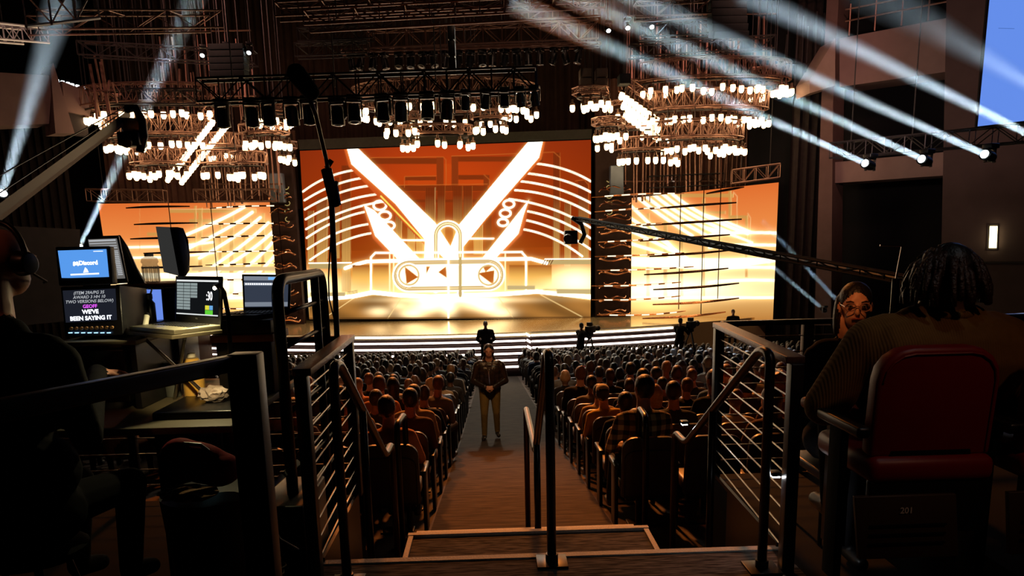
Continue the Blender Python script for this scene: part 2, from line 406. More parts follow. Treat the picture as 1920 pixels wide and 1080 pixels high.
for k in range(3):
    q = st_arc(.42*k+.06, 1.6, 1.8, 1)[0]; z = -4.3-.235*k
    m.box((1.7, q.y-.03, z), (.22, .1, .1), M=Matrix.Rotation(.5, 3, 'Y'))
m.build('step_joint', LED, st)
# ============================================================ SCREENS
def vmat(name, st=1.0):
    mt = bpy.data.materials.new(name); mt.use_nodes = True; nt = mt.node_tree; nt.nodes.clear()
    e = nt.nodes.new('ShaderNodeEmission'); o = nt.nodes.new('ShaderNodeOutputMaterial'); a = nt.nodes.new('ShaderNodeAttribute'); a.attribute_name = 'Picture'
    nt.links.new(a.outputs['Color'], e.inputs['Color']); e.inputs['Strength'].default_value = st; nt.links.new(e.outputs[0], o.inputs[0]); return mt
WHT = (3.2, 2.9, 2.3); WHT2 = (1.5, 1.15, .62); GOLD = (.95, .6, .2); EDGE = (.62, .085, .012); DKR = (.13, .03, .006); YEL = (1.2, .95, .15); PIL = (.55, .24, .05); PILR = (.25, .035, .005); PIL2 = (.22, .03, .004)
def bez(a, b, c, n=14): return [((1-t)**2*a[0]+2*t*(1-t)*b[0]+t*t*c[0], (1-t)**2*a[1]+2*t*(1-t)*b[1]+t*t*c[1]) for t in [i/n for i in range(n+1)]]
def circ(cx, cy, r, a0=0, a1=360, n=28, ry=None): return [(cx+r*math.cos(math.radians(a0+(a1-a0)*i/n)), cy+(ry or r)*math.sin(math.radians(a0+(a1-a0)*i/n))) for i in range(n+1)]
class Pic:
    """the picture shown by a screen, laid on a fine grid of the screen's own surface"""
    def __init__(s, o, n, box, W, H, cx=0, cy=0, sc=1.):
        s.o, s.n, s.box, s.W, s.H, s.cx, s.cy, s.sc = o, n, box, W, H, cx, cy, sc
        u, v = np.meshgrid(np.linspace(0, 1, W+1), np.linspace(0, 1, H+1)); b = np.array(box, float)
        s.u, s.v = u, v
        f = lambda i: (b[0][i]*(1-u)+b[1][i]*u)*(1-v)+(b[3][i]*(1-u)+b[2][i]*u)*v
        s.X, s.Y = f(0), f(1); s.C = np.zeros((H+1, W+1, 3)); s.aa = .9*(s.X[0, 1]-s.X[0, 0])
    def mix(s, c, a): a = np.clip(a, 0, 1)[..., None]; s.C = s.C*(1-a)+np.array(c)*a
    def add(s, c, a): s.C = s.C+np.array(c)*a[..., None]
    def dist(s, pts):
        d = np.full(s.X.shape, 1e9)
        for (x0, y0), (x1, y1) in zip(pts, pts[1:]):
            dx, dy = x1-x0, y1-y0; t = np.clip(((s.X-x0)*dx+(s.Y-y0)*dy)/max(dx*dx+dy*dy, 1e-9), 0, 1)
            d = np.minimum(d, np.hypot(s.X-x0-t*dx, s.Y-y0-t*dy))
        return d
    def sd(s, pts):
        d = s.dist(list(pts)+[pts[0]]); ins = np.zeros(s.X.shape, bool)
        for (x0, y0), (x1, y1) in zip(pts, list(pts[1:])+[pts[0]]):
            if y0 == y1: continue
            ins ^= ((y0 > s.Y) != (y1 > s.Y)) & (s.X < (x1-x0)*(s.Y-y0)/(y1-y0)+x0)
        return np.where(ins, -d, d)
    def poly(s, c, pts, glow=0, gc=None, ga=.6):
        d = s.sd(pts)
        if glow: s.add(gc or GOLD, ga*np.exp(-np.clip(d, 0, None)/glow)*(d > 0))
        s.mix(c, .5-d/s.aa)
    def rect(s, c, x0, y0, x1, y1, **k): s.poly(c, [(x0, y0), (x1, y0), (x1, y1), (x0, y1)], **k)
    def line(s, c, pts, w, glow=0, gc=None, ga=.5, a=1):
        d = s.dist(pts)-w/2
        if glow: s.add(gc or GOLD, ga*np.exp(-np.clip(d, 0, None)/glow))
        s.mix(c, a*np.clip(.5-d/s.aa, 0, 1))
    def blob(s, c, x, y, rx, ry, k=1): s.add(c, k*np.exp(-((s.X-x)/rx)**2-((s.Y-y)/ry)**2))
    def build(s, name, parent, matname):
        W, H = s.W, s.H; vs = []
        O = np.array(s.o+s.n*.03); N = np.array(s.n)
        px = s.cx+s.X/s.sc; py = s.cy+s.Y/s.sc
        D = np.array(Fv)+((px-CX)/FP)[..., None]*np.array(Rv)+((CY-py)/FP)[..., None]*np.array(Uv)
        D = D*((O @ N)/(D @ N))[..., None]
        idx = np.arange((W+1)*(H+1)).reshape(H+1, W+1)
        f = np.stack([idx[:-1, :-1], idx[:-1, 1:], idx[1:, 1:], idx[1:, :-1]], -1).reshape(-1, 4)[:, ::-1]
        me = bpy.data.meshes.new(name); me.from_pydata(D.reshape(-1, 3).tolist(), [], f.tolist())
        at = me.color_attributes.new('Picture', 'FLOAT_COLOR', 'POINT'); col = np.ones(((W+1)*(H+1), 4), np.float32); col[:, :3] = np.clip(s.C.reshape(-1, 3), 0, 4)
        at.data.foreach_set('color', col.ravel()); me.materials.append(vmat(matname))
        o = bpy.data.objects.new(name, me); C.objects.link(o); put(o, parent); return o
def ramp(v, stops):
    xs = [q[0] for q in stops]; return np.stack([np.interp(v, xs, [q[1][i] for q in stops]) for i in range(3)], -1)
so = V((-2.3, 41.6, 0)); sn = V((.8/15.8, 1, 0)).normalized() * -1
ms = thing('led_screen', 'large central stage screen glowing orange with a white V of light beams', 'screen', (-2.3, 41.6, -4.14))
s = Pic(so, sn, [(60, 116), (1534, 60), (1532, 962), (108, 968)], 440, 270, 540, 240, 2.7)
s.C = ramp(s.v, [(0, (.36, .036, .005)), (.25, (.42, .045, .004)), (.5, (.33, .036, .003)), (.64, (.36, .06, .004)), (.74, (.85, .33, .035)), (.84, (1.1, .8, .3)), (1, (.6, .3, .06))])
s.C *= (1-.45*np.clip(np.abs(s.u-.5)*2-.35, 0, 1)*(s.v < .6))[..., None]
s.blob((.14, .012, 0), 780, 240, 330, 160)
s.rect((.3, .035, .004), 552, 322, 1010, 640)
for r in ((420, 152, 785, 182), (830, 144, 1290, 170), (592, 246, 750, 266), (862, 238, 1010, 262), (555, 290, 1010, 320), (620, 362, 960, 376)): s.rect(PIL2, *r)
for r in ((790, 182, 828, 290), (606, 266, 750, 290), (862, 262, 992, 290)): s.rect((.55, .06, .005), *r)
for x0, y0, x1, y1 in ((752, 148, 788, 292), (828, 144, 862, 290), (990, 238, 1020, 290), (1000, 440, 1030, 640)): s.rect(PILR, x0, y0, x1, y1)
for x0, y0, x1, y1 in ((695, 302, 745, 640), (757, 294, 795, 640), (835, 294, 882, 640), (888, 294, 932, 560), (272, 190, 318, 830), (240, 250, 262, 660), (145, 350, 200, 690), (100, 420, 130, 690), (1343, 125, 1376, 690), (1470, 268, 1522, 690), (545, 400, 575, 640), (605, 430, 640, 640), (648, 450, 690, 660), (940, 460, 985, 640), (1400, 380, 1430, 700)):
    al = .5-s.sd([(x0, y0), (x1, y0), (x1, y1), (x0, y1)])/s.aa; g = np.clip((s.Y-340)/320, 0, 1)[..., None]; col = np.array(PILR)*(1-g)+np.array((.85, .45, .11))*g
    col = col*(.75+.35*np.sin(s.X*.75))[..., None]; a = np.clip(al, 0, 1)[..., None]*.9; s.C = s.C*(1-a)+col*a
    s.line((.5, .13, .02) if y0 < 300 else GOLD, [(x1, y0), (x1, min(y1, 660))], 2.5, a=.7)
for a in ([(420, 150), (785, 146), (800, 162), (800, 290)], [(828, 142), (1345, 122), (1378, 150), (1378, 400)], [(590, 300), (590, 246), (750, 242)], [(555, 290), (1010, 284)], [(1455, 268), (1500, 262), (1522, 290), (1522, 660)], [(992, 236), (1020, 262), (1020, 290)]): s.line((.6, .14, .02), a, 2.5)
s.blob((1.6, 1.3, .7), 130, 800, 120, 65); s.blob((1.7, 1.4, .8), 1460, 770, 130, 65); s.blob((1.3, 1.0, .5), 800, 750, 200, 60); s.blob((.35, .16, .02), 800, 580, 240, 90)
# golden perspective floor of the picture
fl = np.clip(.5-s.sd([(108, 885), (330, 852), (430, 846), (1290, 838), (1534, 872), (1534, 975), (106, 975)])/s.aa, 0, 1)
tmp = s.C.copy(); s.C = np.zeros_like(tmp)+np.array((.40, .17, .035)); s.C *= (.8+.25*np.sin(s.X*.021+2*np.sin(s.Y*.03)))[..., None]
for x, y, rx, ry, k in ((700, 905, 90, 30, 1), (630, 940, 60, 22, .8), (970, 885, 100, 32, 1.1), (1010, 910, 50, 25, .7), (815, 905, 38, 42, 1), (1080, 935, 60, 25, .8), (460, 930, 55, 22, .6), (850, 870, 300, 14, .8), (740, 870, 60, 30, 1), (560, 900, 40, 20, .4)): s.blob((2.2, 1.7, .9), x, y, rx, ry, k)
s.C = tmp*(1-fl[..., None])+s.C*fl[..., None]
for pts in ([(350, 850), (180, 965)], [(580, 850), (505, 965)], [(815, 850), (815, 965)], [(1060, 850), (1140, 962)], [(1280, 845), (1500, 962)]): s.line((1.1, .75, .3), pts, 3.5)
s.line((.1, .04, .01), [(110, 964), (1534, 958)], 5)
s.line(WHT, [(100, 872), (330, 852), (430, 832), (560, 846), (720, 854), (1100, 840), (1260, 828), (1534, 856)], 20, 10)
wl = [((335, 213), (190, 235), (76, 322)), ((385, 252), (230, 272), (84, 366)), ((415, 292), (250, 312), (86, 412)), ((455, 335), (270, 355), (90, 462)), ((485, 372), (280, 402), (92, 512)), ((392, 424), (250, 450), (95, 556)), ((412, 486), (260, 505), (100, 612)), ((425, 532), (270, 555), (112, 668))]
wr = [((1255, 180), (1410, 195), (1533, 270)), ((1215, 230), (1400, 250), (1533, 325)), ((1180, 270), (1370, 290), (1533, 380)), ((1150, 315), (1350, 325), (1533, 432)), ((1120, 360), (1340, 385), (1533, 505)), ((1205, 420), (1380, 450), (1533, 560)), ((1195, 465), (1360, 495), (1533, 615)), ((1185, 512), (1340, 535), (1490, 650))]
for a, b, c in wl+wr:
    z = bez(a, b, c, 30); s.line((1.1, .6, .2), z, 11); s.line(WHT, z, 7.5)
    for t0, L_ in ((.05, 4), (.3, 7), (.62, 6)):
        i = int(t0*30); s.line((.22, .09, .03), z[i:i+L_], 3.6)
for (x, y, r) in ((465, 392, 32), (490, 444, 30), (512, 494, 27), (1118, 385, 27), (1100, 432, 27), (1088, 478, 25)): s.line(WHT, circ(x, y, r, ry=r*.72), 9, 5)
s.poly(EDGE, [(284, 108), (308, 196), (700, 600), (800, 640), (352, 102)])
s.line(YEL, [(470, 345), (690, 572)], 7)
s.poly(WHT, [(300, 106), (352, 102), (744, 480), (866, 668), (800, 668), (690, 560), (546, 385), (322, 182)], 6, (1, .6, .12), .4)
s.poly(EDGE, [(1216, 70), (1303, 66), (1284, 158), (1085, 372), (900, 590), (880, 560)])
s.poly(WHT, [(1216, 70), (1290, 66), (1270, 150), (1000, 460), (888, 600), (872, 660), (800, 660), (866, 490)], 6, (1, .6, .12), .4)
s.poly(WHT, [(700, 445), (760, 500), (740, 668), (690, 668)], 9, (1, .8, .3), .5)
s.poly(EDGE, [(378, 390), (400, 470), (430, 560), (530, 668), (600, 668), (430, 410)])
s.poly(WHT, [(386, 392), (436, 418), (664, 662), (560, 668), (442, 545), (412, 460)], 7, (1, .7, .2), .5)
s.poly(EDGE, [(1218, 366), (1206, 470), (1184, 540), (1060, 668), (1010, 668)])
s.poly(WHT, [(1218, 366), (1192, 440), (1166, 535), (1046, 664), (980, 664)], 7, (1, .7, .2), .5)
ar = [(748, 820), (748, 545)]+circ(810, 545, 62, 180, 360, 16)+[(872, 545), (872, 840)]
s.line(WHT, ar, 30, 8); s.line((.62, .42, .16), ar, 20); s.line(WHT2, ar, 5)
s.line(WHT, [(420, 820), (420, 655), (442, 632), (1183, 628), (1205, 654), (1205, 818)], 8, 5)
for y, x0, x1 in ((568, 560, 700), (560, 900, 1040)): s.line(WHT, [(x0, y), (x1, y)], 7, 4)
for x in (515, 535, 1100): s.line(WHT2, [(x, 636), (x, 830)], 6)
s.rect((.5, .36, .14), 108, 688, 300, 712); s.rect((.55, .4, .16), 1290, 668, 1534, 690); s.line(WHT, [(290, 710), (345, 690), (400, 676), (560, 672), (1080, 664), (1230, 662), (1310, 684)], 16, 8); s.line(WHT, [(106, 684), (320, 682)], 4); s.line(WHT, [(1300, 664), (1534, 662)], 4)
s.rect((.6, .45, .2), 112, 832, 290, 852); s.rect((.6, .45, .2), 1110, 798, 1250, 818); s.rect((.6, .45, .2), 1360, 815, 1534, 840)
for x0, x1 in ((326, 412), (432, 508), (1120, 1198), (1215, 1335)):
    y0 = 694; d = s.sd([(x0, y0), (x1, y0), (x1, 800), (x0, 800)]); a = np.clip(.5-d/s.aa, 0, 1)[..., None]*np.clip((800-s.Y)/60, 0, 1)[..., None]; g = np.clip((s.Y-690)/90, 0, 1)[..., None]; s.C = s.C*(1-a)+(np.array((.36, .07, .005))*(1-g)+np.array((1.2, .7, .15))*g)*a
for i in range(4):
    s.line(DKR, [(308+i*7, 708-i), (322+i*7, 690-i)], 3); s.line(DKR, [(300, 832+7*i), (352, 822+7*i)], 2.2); s.line(DKR, [(1290+i*13, 690), (1302+i*13, 668)], 5); s.line(DKR, [(1290, 818+6*i), (1360, 815+6*i)], 2.4)
s.rect((2.2, 1.8, 1.1), 560, 690, 1070, 800)
for pts in ([(590, 700), (660, 755), (600, 790)], [(1042, 694), (985, 700), (1000, 730)], [(960, 735), (1040, 795), (1045, 720)], [(760, 730), (800, 700), (805, 760)], [(700, 700), (720, 700), (700, 740)]): s.poly((.5, .11, .01), pts, 6)
sta = circ(612, 748, 66, 90, 270, 18)+circ(1015, 742, 66, 270, 450, 18); sta.append(sta[0])
s.line(WHT, sta, 34, 8); s.line((.6, .4, .15), sta, 22); s.line(WHT2, sta, 6); s.line((.3, .15, .04), sta, 2)
for x in (612, 1015): s.line((.75, .5, .2), circ(x, 745, 50), 9); s.line(WHT, circ(x, 745, 58), 4)
s.line((.6, .42, .16), [(872, 660), (872, 850)], 16); s.line(WHT, [(812, 640), (812, 960)], 7, 6)
s.build('screen_picture', ms, 'central_screen_light')
m = MB(); q = [PP(540+x/2.7, 240+y/2.7, so, sn) for x, y in ((56, 110), (1538, 54), (1537, 968), (104, 974))]
m.prism(q, -sn*.25); m.build('screen_housing', MATTE, ms)
m = MB(); q = [PP(x, y, so, sn) for x, y in ((558, 262), (1110, 242), (1109, 260), (561, 281))]
m.prism(q, -sn*.3); tag(m.build('screen_header', mat('header_cloth', (.05, .05, .042), .9, 0, .2)), 'dark grey header strip along the top of the central stage screen', 'header')
def side_screen(left):
    if left: o = V((-17, 43.2, 0)); n = V((.12, -1, 0)).normalized(); box = [(184, 382), (531, 379), (533, 604), (218, 602)]
    else: o = V((11, 40.2, 0)); n = V((-.42, -1, 0)).normalized(); box = [(1178, 372), (1460, 342), (1449, 603), (1178, 606)]
    t = thing('led_screen', ('left' if left else 'right')+' side stage screen glowing orange and yellow behind hanging dark rods', 'screen', (o.x, o.y, -4.14))
    s = Pic(o, n, box, 230 if left else 190, 150 if left else 175)
    s.C = ramp(s.v, [(0, (.75, .16, .03)), (.3, (.85, .26, .06)), (.5, (1, .5, .16)), (.66, (1.1, .72, .3)), (.8, (1.2, .85, .42)), (.84, (.75, .4, .12)), (1, (.5, .2, .04))])
    inner = s.u if left else 1-s.u
    s.add((.3, .35, .12), np.clip(inner-.25, 0, 1)*np.clip(1-np.abs(s.v-.5)*1.8, 0, 1)); W2 = (2.2, 1.8, 1.2)
    def pil(x0, y0, x1, y1, c=(.62, .3, .07)):
        s.poly(c, [(x0, y0), (x1, y0), (x1, y1), (x0, y1)]); s.line((1, .6, .2), [(x1, y0), (x1, y1)], 1)
    if left:
        for r in ((318, 393, 480, 399), (355, 411, 470, 417), (372, 390, 379, 560), (364, 386, 368, 470), (276, 436, 298, 442), (300, 440, 308, 480), (430, 395, 438, 560), (455, 440, 461, 560), (490, 400, 496, 560), (410, 420, 416, 560)): pil(*r)
        s.line((1, .6, .25), [(318, 392), (480, 392)], 1)
        for k in range(7):
            z = bez((458+k*15-(k > 4)*10, 388+k*10), (420+k*14, 412+k*15), (330+k*22-(k > 3)*30, 448+k*18)); s.line(W2, z, 5.5, 5, (.9, .7, .3), .5)
        for y in (462, 482, 518, 530): s.line(W2, [(226, y+2), (330, y), (400, y-8)], 4, 5, (1, .6, .3), .4)
        s.rect((.75, .52, .24), 360, 500, 531, 508); s.rect((2, 1.7, 1.1), 216, 512, 533, 522)
        s.blob((1.5, 1.2, .7), 450, 535, 120, 16); s.line((.8, .3, .08), [(262, 382), (262, 470)], .8); s.line((.8, .3, .08), [(318, 382), (318, 520)], .8)
        s.line(W2, [(212, 560), (533, 558)], 5, 4)
    else:
        for r in ((1250, 363, 1375, 370), (1254, 396, 1360, 401), (1244, 380, 1251, 560), (1316, 372, 1322, 560), (1366, 358, 1371, 440), (1370, 404, 1402, 410), (1397, 405, 1402, 520), (1275, 402, 1281, 560), (1212, 400, 1218, 560)): pil(*r)
        s.line((1, .6, .25), [(1375, 360), (1382, 368), (1382, 440)], 1); s.line((1, .6, .25), [(1402, 400), (1407, 408), (1407, 500)], 1)
        for k in range(5):
            z = bez((1186+k*16, 362-k*2), (1230+k*18, 400+k*1), (1298+k*26, 442-k*1)); s.line(W2, z, 5.5, 5, (.9, .7, .3), .5)
        for k in range(4):
            z = bez((1180, 384+k*24), (1210+k*6, 410+k*20), (1270+k*14, 474+k*8)); s.line(W2, z, 5.5, 5, (.9, .7, .3), .5)
        for k in range(3):
            z = bez((1320, 402+k*24), (1360, 414+k*20), (1410, 436+k*22-(k > 0)*3)); s.line(W2, z, 4, 4, (.9, .7, .3), .5)
        for y in (437, 460, 487, 502, 526): s.line(W2, bez((1330, y+4), (1370, y-3), (1458, y)), 5, 4, (1, .6, .3), .5)
        s.poly(W2, [(1178, 482), (1455, 486), (1455, 491), (1350, 506), (1178, 499)], 5, (1, .7, .3), .5); s.blob((1.6, 1.3, .8), 1250, 540, 110, 20)
        s.line((.8, .3, .08), [(1320, 368), (1320, 560)], .8); s.line(W2, [(1178, 558), (1452, 558)], 5, 4)
    s.blob((.8, .5, .15), 470 if left else 1230, 575, 60, 12)
    s.build('screen_picture', t, 'side_screen_light')
    m = MB(); cx = sum(p[0] for p in box)/4; cy = sum(p[1] for p in box)/4
    m.prism([PP(p[0]+(1 if p[0] > cx else -1), p[1]+(1 if p[1] > cy else -1), o, n) for p in box], -n*.2); m.build('screen_housing', MATTE, t)
side_screen(True); side_screen(False)
bo = V((19, 25, 0)); bn = V((-.35, -1, 0)).normalized()
t = thing('projection_screen', 'large pale blue screen hanging high at the right wall', 'screen', PP(1880, 237, bo, bn))
m = MB(); m.poly([PP(x, y, bo+bn*.03, bn) for x, y in ((1861, -60), (2150, -110), (2100, 205), (1833, 237))]); m.build('screen_picture', emat('blue_screen_light', (.13, .27, .82), 1.0), t)
m = MB(); m.prism([PP(x, y, bo+bn*.035, bn) for x, y in ((1872, 52.4), (1902, 53.2), (1902, 54.4), (1872, 53.6))], bn*.003); m.build('screen_mark', emat('screen_dash', (.07, .16, .5), 1), t)
m = MB(); m.prism([PP(x, y, bo, bn) for x, y in ((1856, -64), (2154, -114), (2104, 211), (1829, 242))], -bn*.15); m.build('screen_frame', MATTE, t)
# columns between the screens, with stacked wavy rings
def column(x0, x1, y, lab, n, px, flip):
    t = thing('scenic_column', lab, 'column', ((x0+x1)/2, y, -4.16))
    m = MB(); m.box(((x0+x1)/2, y+.5, .9), (x1-x0, .5, 10.1)); m.build('column_core', mat('column_core_cloth', (.05, .03, .026), .8, 0, .5, 3), t)
    G = mat('bronze_tube', (.55, .27, .16), .22, 1, .2)
    for k in range(n):
        z = -3.9+k*.72; m = MB(); w = (x1-x0)*.42
        m.tube([V(((x0+x1)/2+w*math.cos(a), y-.15+.35*math.sin(a)*.9, z+.07*math.sin(3*a+k))) for a in [math.pi+math.pi*i/16 for i in range(17)]], .05, 6)
        m.tube([V(((x0+x1)/2+w*.7*math.cos(a), y-.25+.3*math.sin(a), z+.16+.05*math.sin(4*a+k))) for a in [math.pi+math.pi*i/16 for i in range(17)]], .035, 5)
        m.build('wavy_ring', G, t)
    Y = emat('column_gobo_light', (.6, .42, .14), .6)  # glowing tubes stand in for a light pattern thrown on the column
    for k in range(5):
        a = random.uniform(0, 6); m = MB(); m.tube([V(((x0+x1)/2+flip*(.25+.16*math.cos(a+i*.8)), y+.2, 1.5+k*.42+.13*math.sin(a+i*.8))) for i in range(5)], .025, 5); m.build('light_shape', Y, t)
    m = MB(); m.box(((x0+x1)/2-flip*.05, y-.3, 3.1), (.7, .5, 1.5)); m.build('fixture_housing', mat('grey_blue_housing', (.16, .2, .26), .35, .4), t, bevel=.05)
    return t
column(-11.7, -10.35, 41.2, 'dark column of wavy bronze rings left of the central screen', 10, 0, 1)
column(5.75, 7.7, 40.8, 'dark column of wavy bronze rings right of the central screen', 10, 0, -1)
# hanging scenic rods
RODD = mat('dark_bronze_rod', (.05, .02, .014), .25, .9, .3); RODL = emat('rod_light', (1, .8, .55), 1.6)
RODC = mat('copper_rod', (.6, .26, .12), .25, .9, .3)
def scenic_rod(a, b, bow, r, lab, grp, mt_, led=0):
    t = thing('scenic_rod', lab, 'rod', (a+b)/2, 0, grp); d = (b-a); pr = V((-d.y, d.x, 0)).normalized()
    pts = [a+d*i/24 + V((0, -1, 0))*bow*math.sin(math.pi*i/24) for i in range(25)]
    m = MB(); m.tube(pts, [r*(.35+.65*math.sin(math.pi*min(1, max(0, (i+3)/30)))) for i in range(25)], 6, flat=.7); m.build('rod_tube', mt_, t)
    if led:
        for i in range(3, 22, led): m = MB(); m.tube([p+V((0, -r*1.1, .0)) for p in pts[i:i+3]], r*.45, 5); m.build('light_dash', RODL, t)
    return t
rowsL = [(385, 238, 360), (417, 252, 372), (447, 246, 366), (470, 270, 375), (499, 330, 382), (462, 225, 300), (485, 240, 300)]
for i, (y, a, b) in enumerate(((388, 237, 356), (419, 252, 371), (446, 245, 366), (473, 270, 392), (500, 266, 380), (540, 250, 372), (565, 256, 380))):
    scenic_rod(P(a, y+2, 40.5), P(b, y-1, 40.2), .5, .09, 'dark bowed rod, %s one down at the outer end of the left side screen' % ORD[i], 'rods before the left screen', RODD)
for i, y in enumerate((388, 418, 443, 469, 494, 521, 548, 574, 594)):
    scenic_rod(P(394-(i % 3)*8, y+3, 40.9), P(536, y-2+(i % 2)*3, 40.4), .9, .07, 'dark rod with bright dashes, %s one down beside the left column' % ORD[i], 'dashed rods before the left screen', RODC if i > 4 else RODD, 4)
for i, (y, a, b) in enumerate(((356, 1325, 1394), (385, 1220, 1380), (416, 1205, 1390), (445, 1200, 1368), (474, 1218, 1372), (508, 1208, 1365), (536, 1225, 1385), (564, 1224, 1385), (590, 1205, 1360))):
    scenic_rod(P(a, y+7, 38.6), P(b, y-5, 38.2), .6, .1, 'dark bowed rod, %s one down across the right side screen' % ORD[i], 'rods before the right screen', RODD if i < 7 else RODC)
for i, (y, a, b) in enumerate(((366, 1110, 1282), (393, 1116, 1250), (422, 1120, 1240), (450, 1122, 1245), (477, 1116, 1282), (503, 1120, 1300), (532, 1110, 1276), (558, 1110, 1275), (586, 1120, 1285), (609, 1125, 1300))):
    scenic_rod(P(a, y+4, 38.2), P(b, y-3, 37.9), 1.0, .07, 'bronze rod with bright dashes, %s one down beside the right column' % ORD[i], 'dashed rods before the right screen', RODC, 4)
# wires holding the rods
for i, (x0, y0, x1, y1, Y, side) in enumerate(((312, 240, 318, 505, 40.4, 'left'), (394, 340, 412, 598, 40.6, 'left'), (527, 360, 530, 600, 40.3, 'left'), (1278, 300, 1272, 580, 38.3, 'right'), (1352, 250, 1348, 560, 38.3, 'right'), (1318, 350, 1316, 590, 38.3, 'right'))):
    m = MB(); a, b = P(x0, y0, Y), P(x1, y1, Y); a.x = b.x = (a.x+b.x)/2; m.rod(a, b, .025, 5)
    tag(m.build('hanging_wire', RODD), 'dark vertical wire, %s from the left through the rods of the %s side screen' % (ORD[i % 3], side), 'wire')
# ============================================================ RIGGING
def lace(mb, A, B, r, skip=1):      # zigzag between two chords
    for i in range(len(A)-1):
        mb.rod(A[i], B[i+1], r, 4) if i % 2 == 0 else mb.rod(B[i], A[i+1], r, 4)
        if i % skip == 0: mb.rod(A[i], B[i], r, 4)
    mb.rod(A[-1], B[-1], r, 4)
def truss_mb(a, b, h, w, seg=.7, r=.035, mb=None, side=None):
    mb = mb or MB(); a, b = V(a), V(b); n = max(2, int((b-a).length/seg)); d = (b-a).normalized()
    u = V((0, 0, 1)); s_ = d.cross(u).normalized()
    ch = [[a+(b-a)*i/n + u*p*h/2 + s_*q*w/2 for i in range(n+1)] for p, q in ((1, 1), (1, -1), (-1, 1), (-1, -1))]
    for c in ch: mb.rod(c[0], c[-1], r, 6)
    lace(mb, ch[0], ch[2], r*.55); lace(mb, ch[1], ch[3], r*.55); lace(mb, ch[0], ch[1], r*.5, 2)
    return mb
def straight_truss(lab, a, b, h=.6, w=.5, seg=.7, r=.035, m_=None, wires=None, grp=None):
    t = thing('lighting_truss', lab, 'truss', (a+b)/2, 0, grp)
    truss_mb(a, b, h, w, seg, r).build('truss_frame', m_ or TRUSS, t)
    for x in (wires or ()):
        p = a+(b-a)*x; m = MB(); m.rod(p, (p.x, p.y, 16.8), .02, 5); m.build('hanging_cable', TRUSSD, t)
    return t
BULB = bpy.data.materials.new('bulb_glow'); BULB.use_nodes = True
nt = BULB.node_tree; nt.nodes.clear(); e_ = nt.nodes.new('ShaderNodeEmission'); o_ = nt.nodes.new('ShaderNodeOutputMaterial'); tc = nt.nodes.new('ShaderNodeTexCoord'); sp = nt.nodes.new('ShaderNodeSeparateXYZ')
cr = nt.nodes.new('ShaderNodeValToRGB'); mr = nt.nodes.new('ShaderNodeMapRange'); mr.inputs['From Min'].default_value = -.34; mr.inputs['From Max'].default_value = 0
nt.links.new(tc.outputs['Object'], sp.inputs[0]); nt.links.new(sp.outputs['Z'], mr.inputs['Value']); nt.links.new(mr.outputs[0], cr.inputs[0]); nt.links.new(cr.outputs[0], e_.inputs['Color'])
cr.color_ramp.elements[0].color = (1, .66, .33, 1); cr.color_ramp.elements[0].position = .5; cr.color_ramp.elements[1].color = (.09, .018, .002, 1); cr.color_ramp.elements[1].position = 1
e_.inputs['Strength'].default_value = 12; nt.links.new(e_.outputs[0], o_.inputs[0])
m = MB(); m.lathe((0, 0, 0), [(.03, .22), (.05, .2), (.05, .06), (.11, .04), (.115, -.05), (.1, -.05)], 12); LAMPC = m.mesh('lamp', mat('lamp_socket', (.12, .07, .05), .4, .7), 'auto')
m = MB(); m.lathe((0, 0, 0), [(.06, 0), (.105, -.04), (.115, -.15), (.105, -.28), (.06, -.34)], 12); LAMPB = m.mesh('bulb', BULB, True)
def lamp_at(t, p, s=1, tilt=0):
    o = bpy.data.objects.new('lamp', LAMPC); C.objects.link(o); o.parent = t; o.location = p-t.location; o.scale = (s, s, s); o.rotation_euler = (0, tilt, 0)
    b = bpy.data.objects.new('glass_bulb', LAMPB); C.objects.link(b); b.parent = o
def ring(lab, cx, cy, Y, rx, ry, a0, a1, n, h=.65, tr=True, dbl=True, cables=6, rows=1, top=16.8, s=1):
    c = P(cx, cy, Y); t = thing('lamp_ring', lab, 'light fixture', c, 0, 'warm lamp rings above the stage')
    a0, a1 = math.radians(a0), math.radians(a1); k = max(8, int(abs(a1-a0)*rx/.45))
    z0 = .35
    if tr:
        ch = [arc((c.x, c.y, c.z), rx+q, a0, a1, k, z0+zz, ry+q) for q in (-.22, .22) for zz in (0, h)]
        m = MB()
        for q in ch: m.tube(q, .038, 5)
        lace(m, ch[0], ch[1], .02); lace(m, ch[2], ch[3], .02); lace(m, ch[1], ch[3], .02, 2)
        m.build('ring_truss', TRUSS, t)
    m = MB(); q = arc((c.x, c.y, c.z), rx, a0, a1, k, .2, ry); m.tube(q, .045, 5); m.build('lamp_rail', TRUSSD, t)
    for i in range(n):
        a = a0+(a1-a0)*(i+.5)/n + random.uniform(-.3, .3)*(a1-a0)/n; q = random.choice((-.28, 0, .28)) if dbl else 0
        lamp_at(t, V((c.x+(rx+q)*math.cos(a), c.y+(ry+q)*math.sin(a), c.z-random.choice((0, 0, .1)))), s)
    for i in range(cables):
        a = a0+(a1-a0)*(i+.5)/cables; m = MB(); p = V((c.x+rx*math.cos(a), c.y+ry*math.sin(a), c.z+z0+(h if tr else -.1))); m.rod(p, (p.x, p.y, top), .024, 5); m.build('hanging_pole', TRUSSD, t)
    return t
# centre
ring('large oval ring of warm lamps hanging above the central screen', 836, 207, 36, 4.0, 2.4, 0, 360, 44, .6)
ring('short upper arc of warm lamps below the left of the central oval', 752, 240, 35.5, .7, .5, 150, 390, 6, .3, True, False, 2)
ring('short upper arc of warm lamps below the right of the central oval', 920, 237, 35.5, .7, .5, 150, 390, 6, .3, True, False, 2)
ring('lowest small oval of warm lamps just above the central header', 815, 266, 36, 1.55, .6, 150, 390, 11, .35, True, True, 4)
